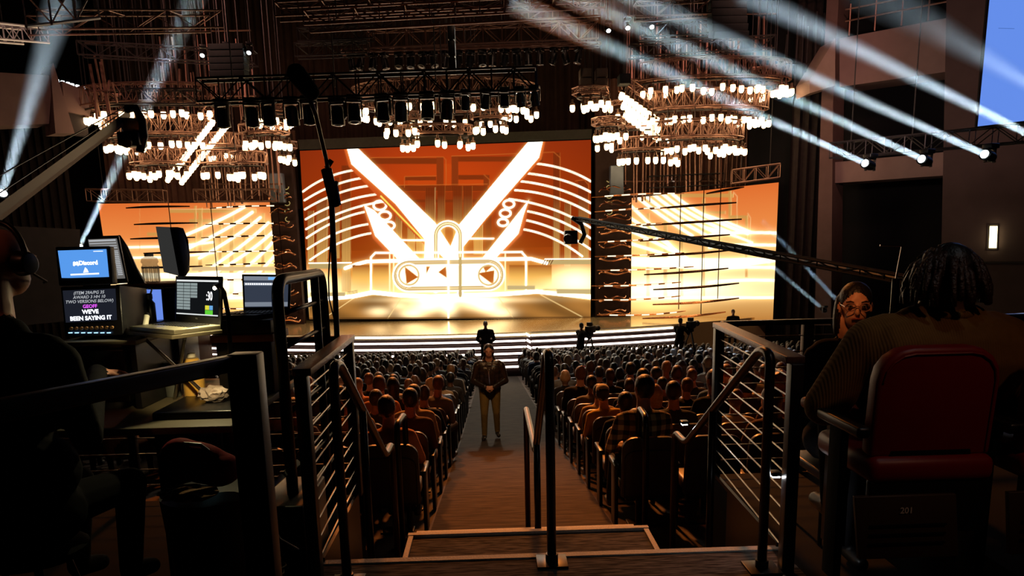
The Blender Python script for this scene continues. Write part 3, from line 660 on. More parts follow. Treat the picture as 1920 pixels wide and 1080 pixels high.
# right cluster
ring('widest and highest lamp ring of the right cluster', 1335, 168, 36, 3.4, 1.3, -165, 50, 30, .75)
ring('middle lamp ring of the right cluster with dense lamps at its right end', 1320, 222, 36, 2.75, 1.1, -165, 50, 28, .75)
ring('lowest lamp ring of the right cluster', 1300, 276, 36, 2.1, 1.2, -150, 60, 30, .7)
ring('small round lamp cluster beside the top right corner of the central screen header', 1108, 192, 35, .62, .5, 0, 360, 13, .25, True, True, 2)
ring('small round lamp cluster just right of the central screen corner', 1140, 249, 35, .52, .45, 0, 360, 12, .25, True, True, 2)
ring('shallow row of warm lamps low on the left of the right cluster', 1215, 296, 36, 1.4, .7, -175, 0, 10, .5, True, False, 3)
ring('few warm lamps between the diagonal bank and lower row at right', 1205, 255, 37, 1.2, .6, -175, 0, 4, .45, True, False, 3, s=.8)
ring('small lamp pair arc left of the right diagonal bank', 1172, 213, 36, .4, .3, -180, 0, 3, .2, True, False, 1)
# left cluster
ring('widest and highest lamp ring of the left cluster', 300, 216, 36, 3.3, 1.4, -230, -30, 26, .75)
ring('middle lamp ring of the left cluster', 305, 270, 36, 2.35, 1.1, -235, -25, 20, .75)
ring('lowest lamp ring of the left cluster', 308, 322, 36, 1.25, .9, -215, -20, 14, .6)
ring('small round lamp cluster right of the left diagonal bank, highest', 522, 224, 35, .6, .5, 0, 360, 12, .25, True, True, 2)
ring('small round lamp cluster right of the left diagonal bank, middle', 497, 266, 35, .9, .6, -180, 60, 14, .35, True, True, 3)
ring('small lamp arc right of the left diagonal bank, lowest', 468, 322, 35, .6, .5, -200, 40, 8, .45, True, False, 2)
ring('two small lamps on a lattice box beside the left diagonal bank', 418, 288, 36, .6, .4, -170, -10, 4, .5, True, False, 2, s=.75)
ring('four lamps under a lattice box at the foot of the left diagonal bank', 412, 322, 36, .75, .4, -175, -5, 5, .55, True, False, 2)
ring('bright lamp tangle beside the left scenic column', 536, 292, 38, .35, .3, 0, 360, 7, .3, True, True, 1)
ring('bright lamp tangle at the head of the right scenic column', 1138, 268, 38, .3, .3, 0, 360, 4, .3, True, True, 1)
# diagonal banks: double rows of closely set lamps
def diag(lab, a, b, off, n, rows, s=1):
    t = thing('lamp_bank', lab, 'light fixture', (a+b)/2); u = V((0, 0, 1))
    truss_mb(a+u*.7, b+u*.7, .5, .6, .45, .03).build('truss_frame', TRUSS, t)
    for r in range(rows):
        for i in range(n): lamp_at(t, a+(b-a)*(i+.5)/n+off*(r-(rows-1)/2), s, .35)
    for q in (.15, .85):
        p = a+(b-a)*q; m = MB(); m.rod(p+u*.9, (p.x, p.y, 16.8), .028, 5); m.build('hanging_pole', TRUSS, t)
diag('bright diagonal double bank of closely set lamps in the left cluster', P(416, 222, 35), P(328, 334, 36.5), V((.55, .2, -.1)), 19, 2, 1)
diag('diagonal bank of long white lamps in the right cluster', P(1168, 188, 35), P(1240, 238, 36.5), V((.2, .6, -.32)), 9, 3, 1.05)
# lattice bands and straight trusses
straight_truss('lattice truss above the outer half of the left side screen', P(166, 366, 40), P(310, 368, 40), .6, .5, .75, wires=(.2, .8))
straight_truss('lattice truss above the inner half of the left side screen', P(366, 367, 40), P(520, 366, 40), .6, .5, .75, wires=(.2, .8))
straight_truss('lattice truss above the outer end of the right side screen', P(1372, 332, 38), P(1461, 320, 37.6), .65, .5, .5, wires=(.2, .8))
straight_truss('dim lattice truss above the middle of the right side screen', P(1215, 342, 41), P(1355, 336, 41), .6, .5, .7, TRUSSD and .03, TRUSSD, (.1, .5, .9))
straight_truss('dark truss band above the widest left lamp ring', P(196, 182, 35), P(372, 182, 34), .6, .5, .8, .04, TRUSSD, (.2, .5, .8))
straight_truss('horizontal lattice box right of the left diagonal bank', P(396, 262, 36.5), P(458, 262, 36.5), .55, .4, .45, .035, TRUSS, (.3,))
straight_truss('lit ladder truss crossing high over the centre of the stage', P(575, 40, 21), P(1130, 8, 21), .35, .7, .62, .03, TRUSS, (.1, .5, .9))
straight_truss('upper dark truss crossing just above the lit ladder truss', P(520, 22, 22), P(1120, -6, 22), .35, .5, .6, .03, TRUSS)
straight_truss('brown lattice truss above the rear row of moving lights', P(690, 76, 34), P(1120, 58, 34), .75, .6, .8, .04, TRUSS, (.2, .8))
straight_truss('thin rear truss carrying the row of moving lights', P(640, 98, 34), P(1125, 84, 34), .12, .5, .8, .035, TRUSS, (.5,))
straight_truss('dark truss crossing the upper left of the hall', P(60, 42, 22), P(405, 40, 26), .5, .8, .8, .03, TRUSS, (.2, .7))
straight_truss('pale truss in the top left corner washed by a white beam', P(68, 12, 13), P(160, 4, 14), .55, .5, .5, .03, mat('truss_lit_pale', (.7, .72, .74), .4, .3), (.5,))  # pale colour stands in for white light falling on this truss
straight_truss('lattice coloured pale for a white glow, upper left corner above the balcony', P(-60, 56, 24), P(66, 68, 27), .45, .9, .4, .04, MATS['truss_lit_pale'], (.5,))  # lattice added in place of a white glow, brightness put into its colour
straight_truss('stacked dark truss upper left of centre', P(560, 68, 33), P(700, 62, 33), .5, .5, .5, .03, TRUSSD, (.5,))
straight_truss('second stacked dark truss upper left of centre', P(555, 96, 33), P(690, 90, 33), .5, .5, .5, .03, TRUSSD, (.5,))
straight_truss('catwalk truss over the right lamp cluster', P(1200, 60, 30), P(1330, 52, 30), .5, .5, .5, .03, TRUSSD, (.1, .9))
straight_truss('second catwalk truss over the right lamp cluster', P(1180, 96, 33), P(1450, 80, 33), .5, .5, .6, .03, TRUSSD, (.1, .5, .9))
straight_truss('high truss at the top right above the widest lamp ring', P(1190, 22, 28), P(1330, 14, 28), .5, .5, .6, .03, TRUSS, (.5,))
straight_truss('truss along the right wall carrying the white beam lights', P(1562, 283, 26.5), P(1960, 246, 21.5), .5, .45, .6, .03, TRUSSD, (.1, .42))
t = thing('balcony_rail', 'thin pale pipe rail along the top of the right balcony', 'railing', P(1585, 70, 32))
for k_, yy_ in enumerate((18, 40)):
    m = MB(); m.rod(PP(1585, yy_, wo, wn), PP(1800, yy_-42, wo, wn), .04, 6); m.build('rail_pipe', TRUSS, t)
for x_ in (1592, 1640, 1690, 1740):
    m = MB(); q_ = PP(x_, 68-.19*(x_-1585), wo, wn); m.rod(q_, q_+V((0, 0, 1.3)), .035, 6); m.build('rail_post', TRUSS, t)
straight_truss('dark truss over the left lamp cluster beside the speakers', P(150, 92, 32), P(480, 110, 32), .5, .5, .7, .03, TRUSSD, (.2, .5, .8))
straight_truss('front black truss carrying the large moving lights', P(374, 172, 22), P(1005, 150, 22), .6, .5, .62, .035, BLACKM, (.1, .4, .7))
# more lattice clutter above the lamp rings: stacked lattice tiers
for i, (x0, y0, x1, y1, Y, w) in enumerate(((1240, 184, 1425, 194, 36, 'between the first and second'), (1275, 246, 1385, 250, 36, 'between the second and third'))):
    straight_truss('copper lit lattice band %s rings of the right lamp cluster' % w, P(x0, y0, Y), P(x1, y1, Y), .7, .5, .4, .03, TRUSS, (.2, .6))
for i, (x0, y0, x1, y1, Y, w) in enumerate(((258, 242, 372, 238, 36, 'between the first and second'), (268, 294, 350, 296, 36, 'between the second and third'))):
    straight_truss('copper lit lattice band %s rings of the left lamp cluster' % w, P(x0, y0, Y), P(x1, y1, Y), .7, .5, .4, .03, TRUSS, (.2, .6))
# vertical hanging pipes, one frame per group
def pipe_frame(lab, x0, x1, ytop, ybot, Y, n, m_=TRUSS):
    t = thing('pipe_frame', lab, 'rigging', P((x0+x1)/2, ybot, Y)); a, b = P(x0, ybot, Y), P(x1, ybot, Y); zt = P(x0, ytop, Y).z
    m = MB(); m.rod(a, b, .04, 5); m.build('cross_bar', m_, t); m = MB(); m.rod(V((a.x, a.y, zt)), V((b.x, b.y, zt)), .04, 5); m.build('cross_bar', m_, t)
    for i in range(n):
        q = (i+random.uniform(.1, .9))/n; p = a+(b-a)*q; z0 = a.z-(random.uniform(0, 1.2)); m = MB(); m.rod((p.x, p.y+random.uniform(-.3, .3), z0), (p.x, p.y, zt+random.uniform(-2, 0)), random.choice((.03, .045, .06)), 5); m.build('pipe', m_, t)
pipe_frame('cluster of copper lit hanging pipes above the left lamp rings', 278, 480, 60, 180, 37, 26)
pipe_frame('hanging pipes dropping behind the right of the left lamp rings', 380, 530, 200, 345, 40, 22)
pipe_frame('hanging pipes dropping behind the right lamp rings', 1160, 1400, 210, 340, 41, 30)
pipe_frame('cluster of hanging pipes above the right lamp rings', 1170, 1450, 30, 150, 37, 34)
pipe_frame('tall thin pipes beside the right proscenium', 1470, 1545, -20, 120, 36, 6, TRUSSD)
pipe_frame('thin pipes hanging over the left balcony return', 170, 215, 80, 170, 33, 7)
# speakers
def speaker_array(lab, x, y0, y1, w, Y, n, tilt, m_):
    t = thing('speaker_array', lab, 'loudspeaker', P(x, (y0+y1)/2, Y)); zt, zb = P(x, y0, Y).z, P(x, y1, Y).z; X = P(x, y0, Y).x; W = w/1400*Y; h = (zt-zb)/n
    for i in range(n):
        m = MB(); m.box((X+tilt*i*.1, Y-.06*i*i*.15, zt-h*(i+.5)), (W, .7, h*.94), M=Matrix.Rotation(.04*i, 3, 'X')); m.build('speaker_cabinet', m_, t, bevel=.03)
    m = MB(); m.rod((X, Y, zt), (X, Y, 16.8), .03, 5); m.build('hanging_cable', TRUSSD, t)
GRY = mat('dark_speaker', (.03, .036, .037), .7, 0, .2)
speaker_array('dark line array of speakers hanging upper left over the stage', 428, 85, 158, 60, 30, 6, 0, GRY)
speaker_array('dark line array of speakers at the top right over the stage', 1362, -40, 78, 62, 29, 8, 0, GRY)
speaker_array('brown speaker stack hanging right of the central header, left one', 1097, 130, 166, 20, 35, 2, 0, mat('brown_speaker', (.10, .07, .05), .6, 0, .2))
speaker_array('brown speaker stack hanging right of the central header, right one', 1127, 130, 166, 20, 35, 2, 0, MATS['brown_speaker'])
speaker_array('grey tilted box speaker above the right diagonal lamp bank', 1170, 140, 160, 20, 34, 1, 0, GRY)
speaker_array('narrow black hoist tower hanging above the central lamp ring', 846, 48, 140, 12, 30, 3, 0, BLACK)
# moving lights
m = MB(); m.box((0, 0, -.07), (.36, .3, .14)); ML_B = m.mesh('fixture_base', BLACK, False, .03)
m = MB()
for q in (-1, 1): m.box((q*.19, 0, -.33), (.035, .1, .4))
m.box((0, 0, -.15), (.4, .12, .05)); ML_Y = m.mesh('yoke', mat('fixture_yoke', (.06, .05, .05), .35, .5), False, .015)
m = MB(); m.lathe((0, 0, -.40), [(.06, .2), (.13, .17), (.155, .05), (.15, -.1), (.165, -.16), (.165, -.27), (.13, -.27)], 14); ML_H = m.mesh('lamp_head', BLACK, 'auto')
m = MB(); m.lathe((0, 0, -.655), [(.13, 0), (.10, -.03), (.02, -.045)], 14); LENS_OFF = mat('dark_lens', (.03, .03, .04), .05, 0, .1, coat=1); LENS_ON = emat('lit_lens', (.9, .97, 1), 14)
ML_L = m.mesh('lens', LENS_OFF, True); m2 = ML_L.copy(); m2.materials[0] = LENS_ON; ML_ON = m2
def mover(lab, p, s=1, pan=0, tilt=0, on=False, grp='moving lights', aim=None):
    t = thing('moving_light', lab, 'stage light', p, pan, grp); t.scale = (s, s, s)
    for nm, me in (('fixture_base', ML_B), ('yoke', ML_Y)):
        o = bpy.data.objects.new(nm, me); C.objects.link(o); o.parent = t
    h = bpy.data.objects.new('lamp_head', ML_H); C.objects.link(h); h.parent = t
    l = bpy.data.objects.new('lens', ML_ON if on else ML_L); C.objects.link(l); l.parent = h
    R = Matrix.Rotation(tilt, 4, 'X')
    if aim is not None: R = Matrix.Rotation(pan, 4, 'Z').inverted() @ V((0, 0, -1)).rotation_difference(V(aim)).to_matrix().to_4x4()
    h.matrix_local = Matrix.Translation((0, 0, -.36)) @ R @ Matrix.Translation((0, 0, .36)); return t
for i, (x, y) in enumerate(((414, 190), (470, 188), (501, 186), (545, 186), (578, 184), (631, 186), (662, 182), (717, 180), (750, 178), (800, 176), (837, 174), (872, 172), (910, 170), (945, 168), (975, 166), (1002, 164))):
    mover('black moving light under the front truss, %s from its left end' % ORD[i], P(x, y-4, 22), 1.12 if i < 11 else .8, random.uniform(-.6, .6), random.uniform(-.35, .45), grp='moving lights on the front truss')
for i in range(20):
    x = 655+22.5*i+random.uniform(-3, 3); mover('small moving light on the rear overhead truss, %s from the left' % ORD[i], P(x, 101-.029*(x-655), 34), 1.0, random.uniform(-1.5, 1.5), random.uniform(-.5, .5), grp='moving lights on the rear truss')
for i, (x, y) in enumerate(((380, 84), (423, 79), (467, 79), (1140, 38), (1176, 33), (1221, 31))):
    mover('lit white spotlight high over the %s of the stage, %s of three' % ('left' if i < 3 else 'right', ORD[i % 3]), P(x, y, 30), .7, .3, .2, True, 'lit spotlights high over the stage', aim=(0, -.75, -.8))
# ------------------------------------------------------------ beams of light in the haze
HAZE = bpy.data.materials.new('thin_haze'); HAZE.use_nodes = True; nt = HAZE.node_tree; nt.nodes.clear()
vs_ = nt.nodes.new('ShaderNodeVolumeScatter'); o_ = nt.nodes.new('ShaderNodeOutputMaterial'); vs_.inputs['Density'].default_value = HZ_D; vs_.inputs['Anisotropy'].default_value = .0
nt.links.new(vs_.outputs[0], o_.inputs['Volume'])
def beam(src, dst, r0, r1, power, lab, col=(.68, .88, 1)):
    src, dst = V(src), V(dst); d = dst-src; L = d.length; m = MB()
    m.rod(src+d.normalized()*.08, dst, r0, 20, r1)
    o = m.build('light_haze', HAZE); tag(o, lab, 'haze', 'hazy beams of the stage lights', 'stuff')
    li = bpy.data.lights.new('beam_lamp', 'AREA'); lo = bpy.data.objects.new('beam_lamp', li); C.objects.link(lo)
    lo.location = src+d.normalized()*.06; lo.rotation_mode = 'QUATERNION'; lo.rotation_quaternion = V((0, 0, -1)).rotation_difference(d)
    li.shape = 'DISK'; li.size = r0*1.8; li.energy = power; li.color = col; li.spread = 2*math.atan((r1-r0)/L)*1.25
BP = BEAM_POWER
def rbeam(sx, sy, sY, ex, ey, eY, r1, pw, i, cat='right'):
    s_, e2 = P(sx, sy, sY), P(ex, ey, eY); beam(s_, e2, .1, r1, pw, 'pale beam of light in haze from the %s' % i); return s_, e2
for i, (sx, sy, sY, ex, ey, eY, r1, w) in enumerate(((1622, 306, 24.3, 960, 5, 16.5, .27, 'leftmost lamp on the right wall truss'), (1728, 298, 23.2, 1050, -18, 15.7, .27, 'middle lamp on the right wall truss'), (1846, 289, 21.8, 1130, -30, 15, .27, 'rightmost lamp on the right wall truss'), (1950, 262, 20.6, 1390, -15, 14.4, .27, 'lamp beyond the right frame edge'), (2010, 205, 18.6, 1610, -30, 13.5, .42, 'lamp past the blue screen'))):
    a, b = rbeam(sx, sy, sY, ex, ey, eY, r1, BP*(.3 if i == 4 else 1), w); 
    mover('lit white beam light on the right wall truss, %s from the left' % ORD[i], a-(b-a).normalized()*.31+V((0, 0, .36)), 1, .4, 0, True, 'white beam lights on the right wall truss', aim=(b-a).normalized())
for i, (sx, sy, sY, ex, ey, eY, r1, w, q) in enumerate(((4, 362, 20, 118, -8, 16.5, .36, 'floor lamp at the left frame edge', .8), (150, 462, 36, 372, -20, 27, .42, 'floor lamp left of the left side screen', 1.2))):
    a, b = rbeam(sx, sy, sY, ex, ey, eY, r1, BP*q, w)
    mover('lit beam light on the floor, %s' % ('at the left frame edge' if i == 0 else 'left of the left side screen'), a-(b-a).normalized()*.31+V((0, 0, .36)), 1, .4, 0, True, 'beam lights at the left', aim=(b-a).normalized())
for i, (sx, sy, sY, ex, ey, eY, r1, w) in enumerate(((1540, 577, 33, 1440, 492, 35.5, .13, 'small lamp right of the right side screen'), (1576, 570, 32, 1430, 415, 35.5, .14, 'small lamp behind the woman in glasses'))):
    a, b = rbeam(sx, sy, sY, ex, ey, eY, r1, BP*.25, w)
    mover('small lit beam light on the floor right of the stage, %s one' % ('left' if i == 0 else 'right'), a-(b-a).normalized()*.2+V((0, 0, .216)), .6, .4, 0, True, 'small beam lights right of the stage', aim=(b-a).normalized())
# wall sconce
t = thing('wall_sconce', 'glowing narrow wall lamp on the brown right wall', 'wall lamp', PP(1862, 445, wo, wn)-wn*0)
d = V((wn.y, -wn.x, 0)); d = -d if d.x < 0 else d
q = [PP(x, y, wo+wn*.3, wn) for x, y in ((1856, 424), (1869, 424), (1867, 465), (1854, 465))]
m = MB(); m.prism(q, -wn*.12); m.build('diffuser', emat('sconce_light', (1, .82, .42), 5), t)
q = [PP(x, y, wo+wn*.16, wn) for x, y in ((1852, 421), (1872, 421), (1870, 468), (1850, 468))]
m = MB(); m.prism(q, -wn*.03); m.build('back_plate', CONCD, t)
PLAID = bpy.data.materials.new('plaid_cloth'); PLAID.use_nodes = True; nt = PLAID.node_tree; b_ = nt.nodes['Principled BSDF']; b_.inputs['Roughness'].default_value = .85
tc = nt.nodes.new('ShaderNodeTexCoord'); mixes = []
for ax in ('X', 'Z'):
    w = nt.nodes.new('ShaderNodeTexWave'); w.bands_direction = ax; w.inputs['Scale'].default_value = 3.6; nt.links.new(tc.outputs['Object'], w.inputs['Vector'])
    g_ = nt.nodes.new('ShaderNodeMath'); g_.operation = 'GREATER_THAN'; g_.inputs[1].default_value = .5; nt.links.new(w.outputs['Fac'], g_.inputs[0]); mixes.append(g_)
ad = nt.nodes.new('ShaderNodeMath'); ad.operation = 'ADD'; nt.links.new(mixes[0].outputs[0], ad.inputs[0]); nt.links.new(mixes[1].outputs[0], ad.inputs[1])
hf = nt.nodes.new('ShaderNodeMath'); hf.operation = 'MULTIPLY'; hf.inputs[1].default_value = .5; nt.links.new(ad.outputs[0], hf.inputs[0])
cr = nt.nodes.new('ShaderNodeValToRGB'); cr.color_ramp.elements[0].color = (.7, .5, .2, 1); cr.color_ramp.elements[1].color = (.02, .015, .01, 1); e = cr.color_ramp.elements.new(.5); e.color = (.2, .13, .05, 1)
nt.links.new(hf.outputs[0], cr.inputs[0]); nt.links.new(cr.outputs[0], b_.inputs['Base Color'])
# ============================================================ PEOPLE
SKIN = [mat('skin_'+n, c, .5, 0, .08, 20) for n, c in (('light', (.62, .33, .22)), ('tan', (.45, .22, .13)), ('brown', (.24, .11, .065)), ('dark', (.11, .05, .03)))]
HAIR = [mat('hair_'+n, c, .45, 0, .5, 60, .3) for n, c in (('black', (.008, .006, .006)), ('brown', (.04, .018, .01)), ('chestnut', (.11, .045, .02)), ('blond', (.35, .2, .09)), ('grey', (.25, .24, .24)))]
HN = ['black', 'dark brown', 'chestnut', 'fair', 'grey']
CL = {n: mat('cloth_'+n.replace(' ', '_'), c, .85, 0, .25, 9, .2) for n, c in {'black': (.012, .011, .012), 'charcoal': (.05, .05, .055), 'navy': (.02, .03, .07), 'grey': (.19, .19, .2), 'white': (.6, .57, .52), 'beige': (.45, .33, .2), 'brown': (.12, .06, .03), 'olive': (.1, .1, .04), 'red': (.4, .03, .03), 'blue': (.08, .16, .34), 'yellow': (.6, .38, .06), 'peach': (.66, .28, .12)}.items()}
PANTS = mat('dark_trousers', (.03, .03, .035), .85, 0, .3)
SHOE = mat('dark_shoe', (.015, .013, .012), .4)
def seated(kind, seed):
    r = random.Random(seed); b = Body(); j = lambda s: r.uniform(-s, s); ln = j(.03)
    hip, ch, nk = V((0, .0, .52)), V((ln, .03, .86)), V((ln*1.4, .0, 1.04)); hc = V((ln*1.6+j(.015), -.025, 1.18))
    # person faces -Y in local space
    b.c(hip+V((-.09, 0, 0)), .13, hip+V((.09, 0, 0)), .13, 'pants'); b.c(hip, .14, ch, .15, 'top'); b.c(ch+V((-.09, 0, .03)), .115, ch+V((.09, 0, .03)), .115, 'top')
    b.c(ch+V((-.13, .01, .08)), .068, ch+V((.13, .01, .08)), .068, 'top'); b.c(nk+V((0, .01, -.05)), .062, hc, .052, 'skin')
    for q in (-1, 1):
        sh = ch+V((q*.18, .01, .07)); el = V((q*(.25+j(.02)), .0+j(.04), .68)); wr = V((q*(.1+j(.05)), -.24+j(.04), .64))
        b.chain([sh, el], [.062, .048], 'top'); b.c(el, .047, wr, .035, 'top'); b.e(wr+V((-q*.02, -.05, 0)), (.04, .055, .028), 'skin')
        kn = V((q*(.12+j(.03)), -.44, .5)); an = V((q*.13, -.42+j(.08), .1)); b.c(hip+V((q*.09, 0, -.01)), .095, kn, .065, 'pants'); b.c(kn, .062, an, .042, 'pants'); b.c(an+V((0, .02, -.055)), .042, an+V((0, -.15, -.06)), .036, 'shoe')
    add_head(b, hc, j(.35), j(.12), 1.0+j(.04), kind)
    return b
SLOTS = ['skin', 'hair', 'top', 'pants', 'shoe', 'hat']
base = {'skin': SKIN[0], 'hair': HAIR[0], 'top': CL['black'], 'pants': PANTS, 'shoe': SHOE, 'hat': CL['white']}
SEAT = []
for i, k in enumerate(('short', 'short', 'long', 'short', 'bob', 'short', 'bun', 'long', 'cap')):
    SEAT.append((k, seated(k, 11+i).mesh('seated_person', base, .022, 2, list(SLOTS))[0]))
SEATC = seated('curly', 5).mesh('seated_person', base, .02, 2, list(SLOTS))[0]
FAR = [seated(k, 40+i).mesh('far_person', base, .036, 2, list(SLOTS))[0] for i, k in enumerate(('short', 'long', 'short', 'bob', 'short'))]
def dress(o, **kw):
    for i, n in enumerate(SLOTS):
        if n in kw:
            o.material_slots[i].link = 'OBJECT'; o.material_slots[i].material = kw[n]
# theatre seat (faces +Y = stage in world; back towards the camera)
UPH = mat('seat_leather_brown', (.075, .038, .022), .42, 0, .15, 12, .05); UPHD = mat('seat_shell_dark', (.03, .02, .016), .4, 0, .2)
def rounded(w, h, r, n=5):
    out = []
    for cx_, cz_, a in ((w/2-r, h-r, 0), (-w/2+r, h-r, 90), (-w/2+.02, .02, 180), (w/2-.02, .02, 270)):
        rr = r if a < 180 else .02
        out += [(cx_+rr*math.cos(math.radians(a+90*k/n)), cz_+rr*math.sin(math.radians(a+90*k/n))) for k in range(n+1)]
    return out
def seat_parts():
    p = {}
    sh = rounded(.50, .56, .11); m = MB(); m.prism([(x, -.30-.12*z, .36+z) for x, z in sh], (0, .05, .006)); p['backrest'] = m.mesh('backrest', UPHD, False, .012)
    sh = rounded(.46, .5, .1); m = MB(); m.prism([(x, -.25-.12*z, .38+z) for x, z in sh], (0, .06, .006)); p['back_cushion'] = m.mesh('back_cushion', UPH, False, .02)
    m = MB(); m.tube([(x, -.31-.12*z, .36+z) for x, z in rounded(.46, .44, .09)], .006, 5, closed=True); p['back_seam'] = m.mesh('back_seam', UPHD)
    m = MB(); m.box((0, -.02, .42), (.46, .44, .11)); p['seat'] = m.mesh('seat', UPH, False, .03)
    m = MB(); m.box((0, -.05, .3), (.06, .06, .4)); m.box((0, -.05, .02), (.3, .16, .03)); m.box((0, -.2, .33), (.4, .1, .04)); p['pedestal'] = m.mesh('pedestal', BLACKM, False, .006)
    m = MB(); m.box((.275, -.06, .62), (.05, .36, .04)); m.box((.275, -.1, .33), (.035, .2, .6)); p['armrest'] = m.mesh('armrest', BLACKM, False, .012)
    return p
SP = seat_parts()
m = MB(); full = []
def joined(name, meshes, mats):
    bm = bmesh.new()
    for me, mt in meshes:
        n0 = len(bm.faces); bm.from_mesh(me); bm.faces.ensure_lookup_table()
        for f in bm.faces[n0:]: f.material_index = mt
    out = bpy.data.meshes.new(name); bm.to_mesh(out); bm.free()
    for q in mats: out.materials.append(q)
    return out
SIMPLE = joined('theatre_seat', [(SP['backrest'], 1), (SP['back_cushion'], 0), (SP['seat'], 0), (SP['pedestal'], 2), (SP['armrest'], 2)], [UPH, UPHD, BLACKM])
def place_seat(x, y, lab, near, end=0):
    z = zf(y)
    if near:
        t = thing('theatre_seat', lab, 'seat', (x, y, z), 0, 'padded theatre seats in rows')
        for k, me in SP.items():
            par = t
            o = bpy.data.objects.new(k, me); C.objects.link(o)
            if k == 'back_seam': o.parent = bk
            else: o.parent = t
            if k == 'backrest': bk = o
        if end < 0:
            o = bpy.data.objects.new('armrest', SP['armrest']); C.objects.link(o); o.parent = t; o.location = (-.55, 0, 0)
    else:
        t = bpy.data.objects.new('theatre_seat', SIMPLE); C.objects.link(t); t.location = (x, y, z); tag(t, lab, 'seat', 'padded theatre seats in rows')
    return t
R2 = random.Random(3)
cols = ['black']*8+['charcoal']*6+['navy']*4+['grey']*5+['white']*3+['beige']*2+['brown']*3+['olive']*2+['red', 'blue', 'blue']
special = {('right', 0, 0): None, ('right', 1, 0): ('short', 'black', 'black', 0), ('right', 2, 0): ('cap', 'yellow', 'black', 0), ('left', 0, 0): ('short', 'peach', 'dark brown', 0), ('left', 1, 0): ('short', 'brown', 'black', 1),
           ('left', 2, 0): ('short', 'beige', 'black', 1), ('left', 3, 1): ('short', 'peach', 'chestnut', 0), ('right', 0, 1): None, ('right', 0, 2): ('long', 'brown', 'dark brown', 0), ('right', 1, 3): ('curly', 'brown', 'chestnut', 0), ('right', 3, 1): ('short', 'charcoal', 'black', 1), ('right', 1, 1): ('short', 'charcoal', 'black', 1), ('right', 0, 3): ('short', 'yellow', 'black', 1), ('left', 5, 2): ('short', 'peach', 'fair', 0)}
npers = 0; farlist = []
for k in range(28):
    y = 6.62+.95*k
    for side in ('left', 'right'):
        lim = (-.275 if side == 'left' else .445)*y; xs = []
        i = 0
        while True:
            x = (-.92-.56*i) if side == 'left' else (1.36+.56*i)
            if abs(x) > abs(lim)+.3 and i > 1: break
            xs.append(x); i += 1
        for i, x in enumerate(xs):
            near = k < 7; who = '%s block, %s row from the stair, %s from the aisle' % (side, ORD[k], ORD[min(i, 27)])
            place_seat(x, y, 'brown seat, '+who, near, -1 if (side == 'right' and i == 0) else 0) if k < 13 else None
            if k >= 13: farlist.append(('seat', x, y))
            sp = special.get((side, k, i), 0)
            if sp is None and i == 0: sp = ('short', 'plaid', 'black', 1)
            if sp is None: continue
            if sp == 0 and R2.random() < .06: continue
            if npers < 299 and k < 20:
                kind, top, hair, sk = sp if sp else (None, R2.choice(cols), R2.choice(HN[:3]*3+HN), R2.choice((0, 0, 1, 1, 2, 3)))
                me = SEATC if kind == 'curly' else ([q for q in SEAT if q[0] == kind] and R2.choice([q for q in SEAT if q[0] == kind])[1] if kind else R2.choice(SEAT[:8])[1])
                o = bpy.data.objects.new('person', me); C.objects.link(o); o.location = (x+R2.uniform(-.06, .06)-(.09 if top == 'plaid' else 0), y-.02, zf(y)-.0); o.rotation_euler = (R2.uniform(-.02, .03), R2.uniform(-.05, .05), math.pi+R2.uniform(-.25, .25)); sc = R2.uniform(.92, 1.07) if top != 'plaid' else 1.1; o.scale = (sc, sc, sc*.99)
                dress(o, skin=SKIN[sk], hair=HAIR[HN.index(hair)], top=CL[top] if top in CL else PLAID)
                extra = ' in a yellow cap' if kind == 'cap' else ''
                o['label'] = ('person in plaid shirt, ' if top == 'plaid' else 'person in yellow cap, ' if kind == 'cap' else 'person in %s, ' % top)+who; o['category'] = 'person'; o['group'] = 'seated audience members'
                if (side, k, i) == ('right', 1, 0):
                    m = MB(); m.tube([(.05*math.cos(q), .185+.012, .86+.05*math.sin(q)) for q in [2*math.pi*t_/18 for t_ in range(18)]], .009, 6, closed=True); m.rod((-.025, .197, .86), (.025, .197, .86), .008, 6)
                    eo = bpy.data.objects.new('back_emblem', m.mesh('back_emblem', mat('pink_print', (.8, .12, .12), .6))); C.objects.link(eo); eo.parent = o
                npers += 1
            else: farlist.append(('p', x, y))
# remaining rows and the strip of crowd seen through the cable rails: uncountable
for k in range(0, 28):
    y = 6.62+.95*k
    for i in range(60):
        x = -.92-.56*i
        if x < -.275*y-.3-.28 and x > -.62*y and y > 9: farlist.append(('p', x, y))
bm = bmesh.new(); cm = [SKIN[0], HAIR[0], CL['black'], PANTS, SHOE, CL['white'], SKIN[2], HAIR[1], HAIR[4], CL['grey'], CL['white'], CL['navy'], CL['brown']]
for kind, x, y in farlist:
    if kind != 'p' or R2.random() < .05: continue
    me = R2.choice(FAR); n0 = len(bm.faces); v0 = len(bm.verts); bm.from_mesh(me); bm.faces.ensure_lookup_table(); bm.verts.ensure_lookup_table()
    M = Matrix.Translation((x+R2.uniform(-.05, .05), y, zf(y))) @ Matrix.Rotation(math.pi+R2.uniform(-.2, .2), 4, 'Z')
    for v in bm.verts[v0:]: v.co = M @ v.co
    a, b, c = R2.choice((0, 0, 6)), R2.choice((1, 1, 7, 7, 8)), R2.choice((2, 2, 2, 9, 10, 11, 12, 9))
    for f in bm.faces[n0:]:
        f.smooth = True; f.material_index = (a, b, c, 3, 4, 5)[min(5, f.material_index)]
me = bpy.data.meshes.new('crowd'); bm.to_mesh(me); bm.free()
for q in cm: me.materials.append(q)
o = bpy.data.objects.new('crowd', me); C.objects.link(o); tag(o, 'dense far rows of seated audience close to the stage steps', 'crowd', kind='stuff')
bm = bmesh.new()
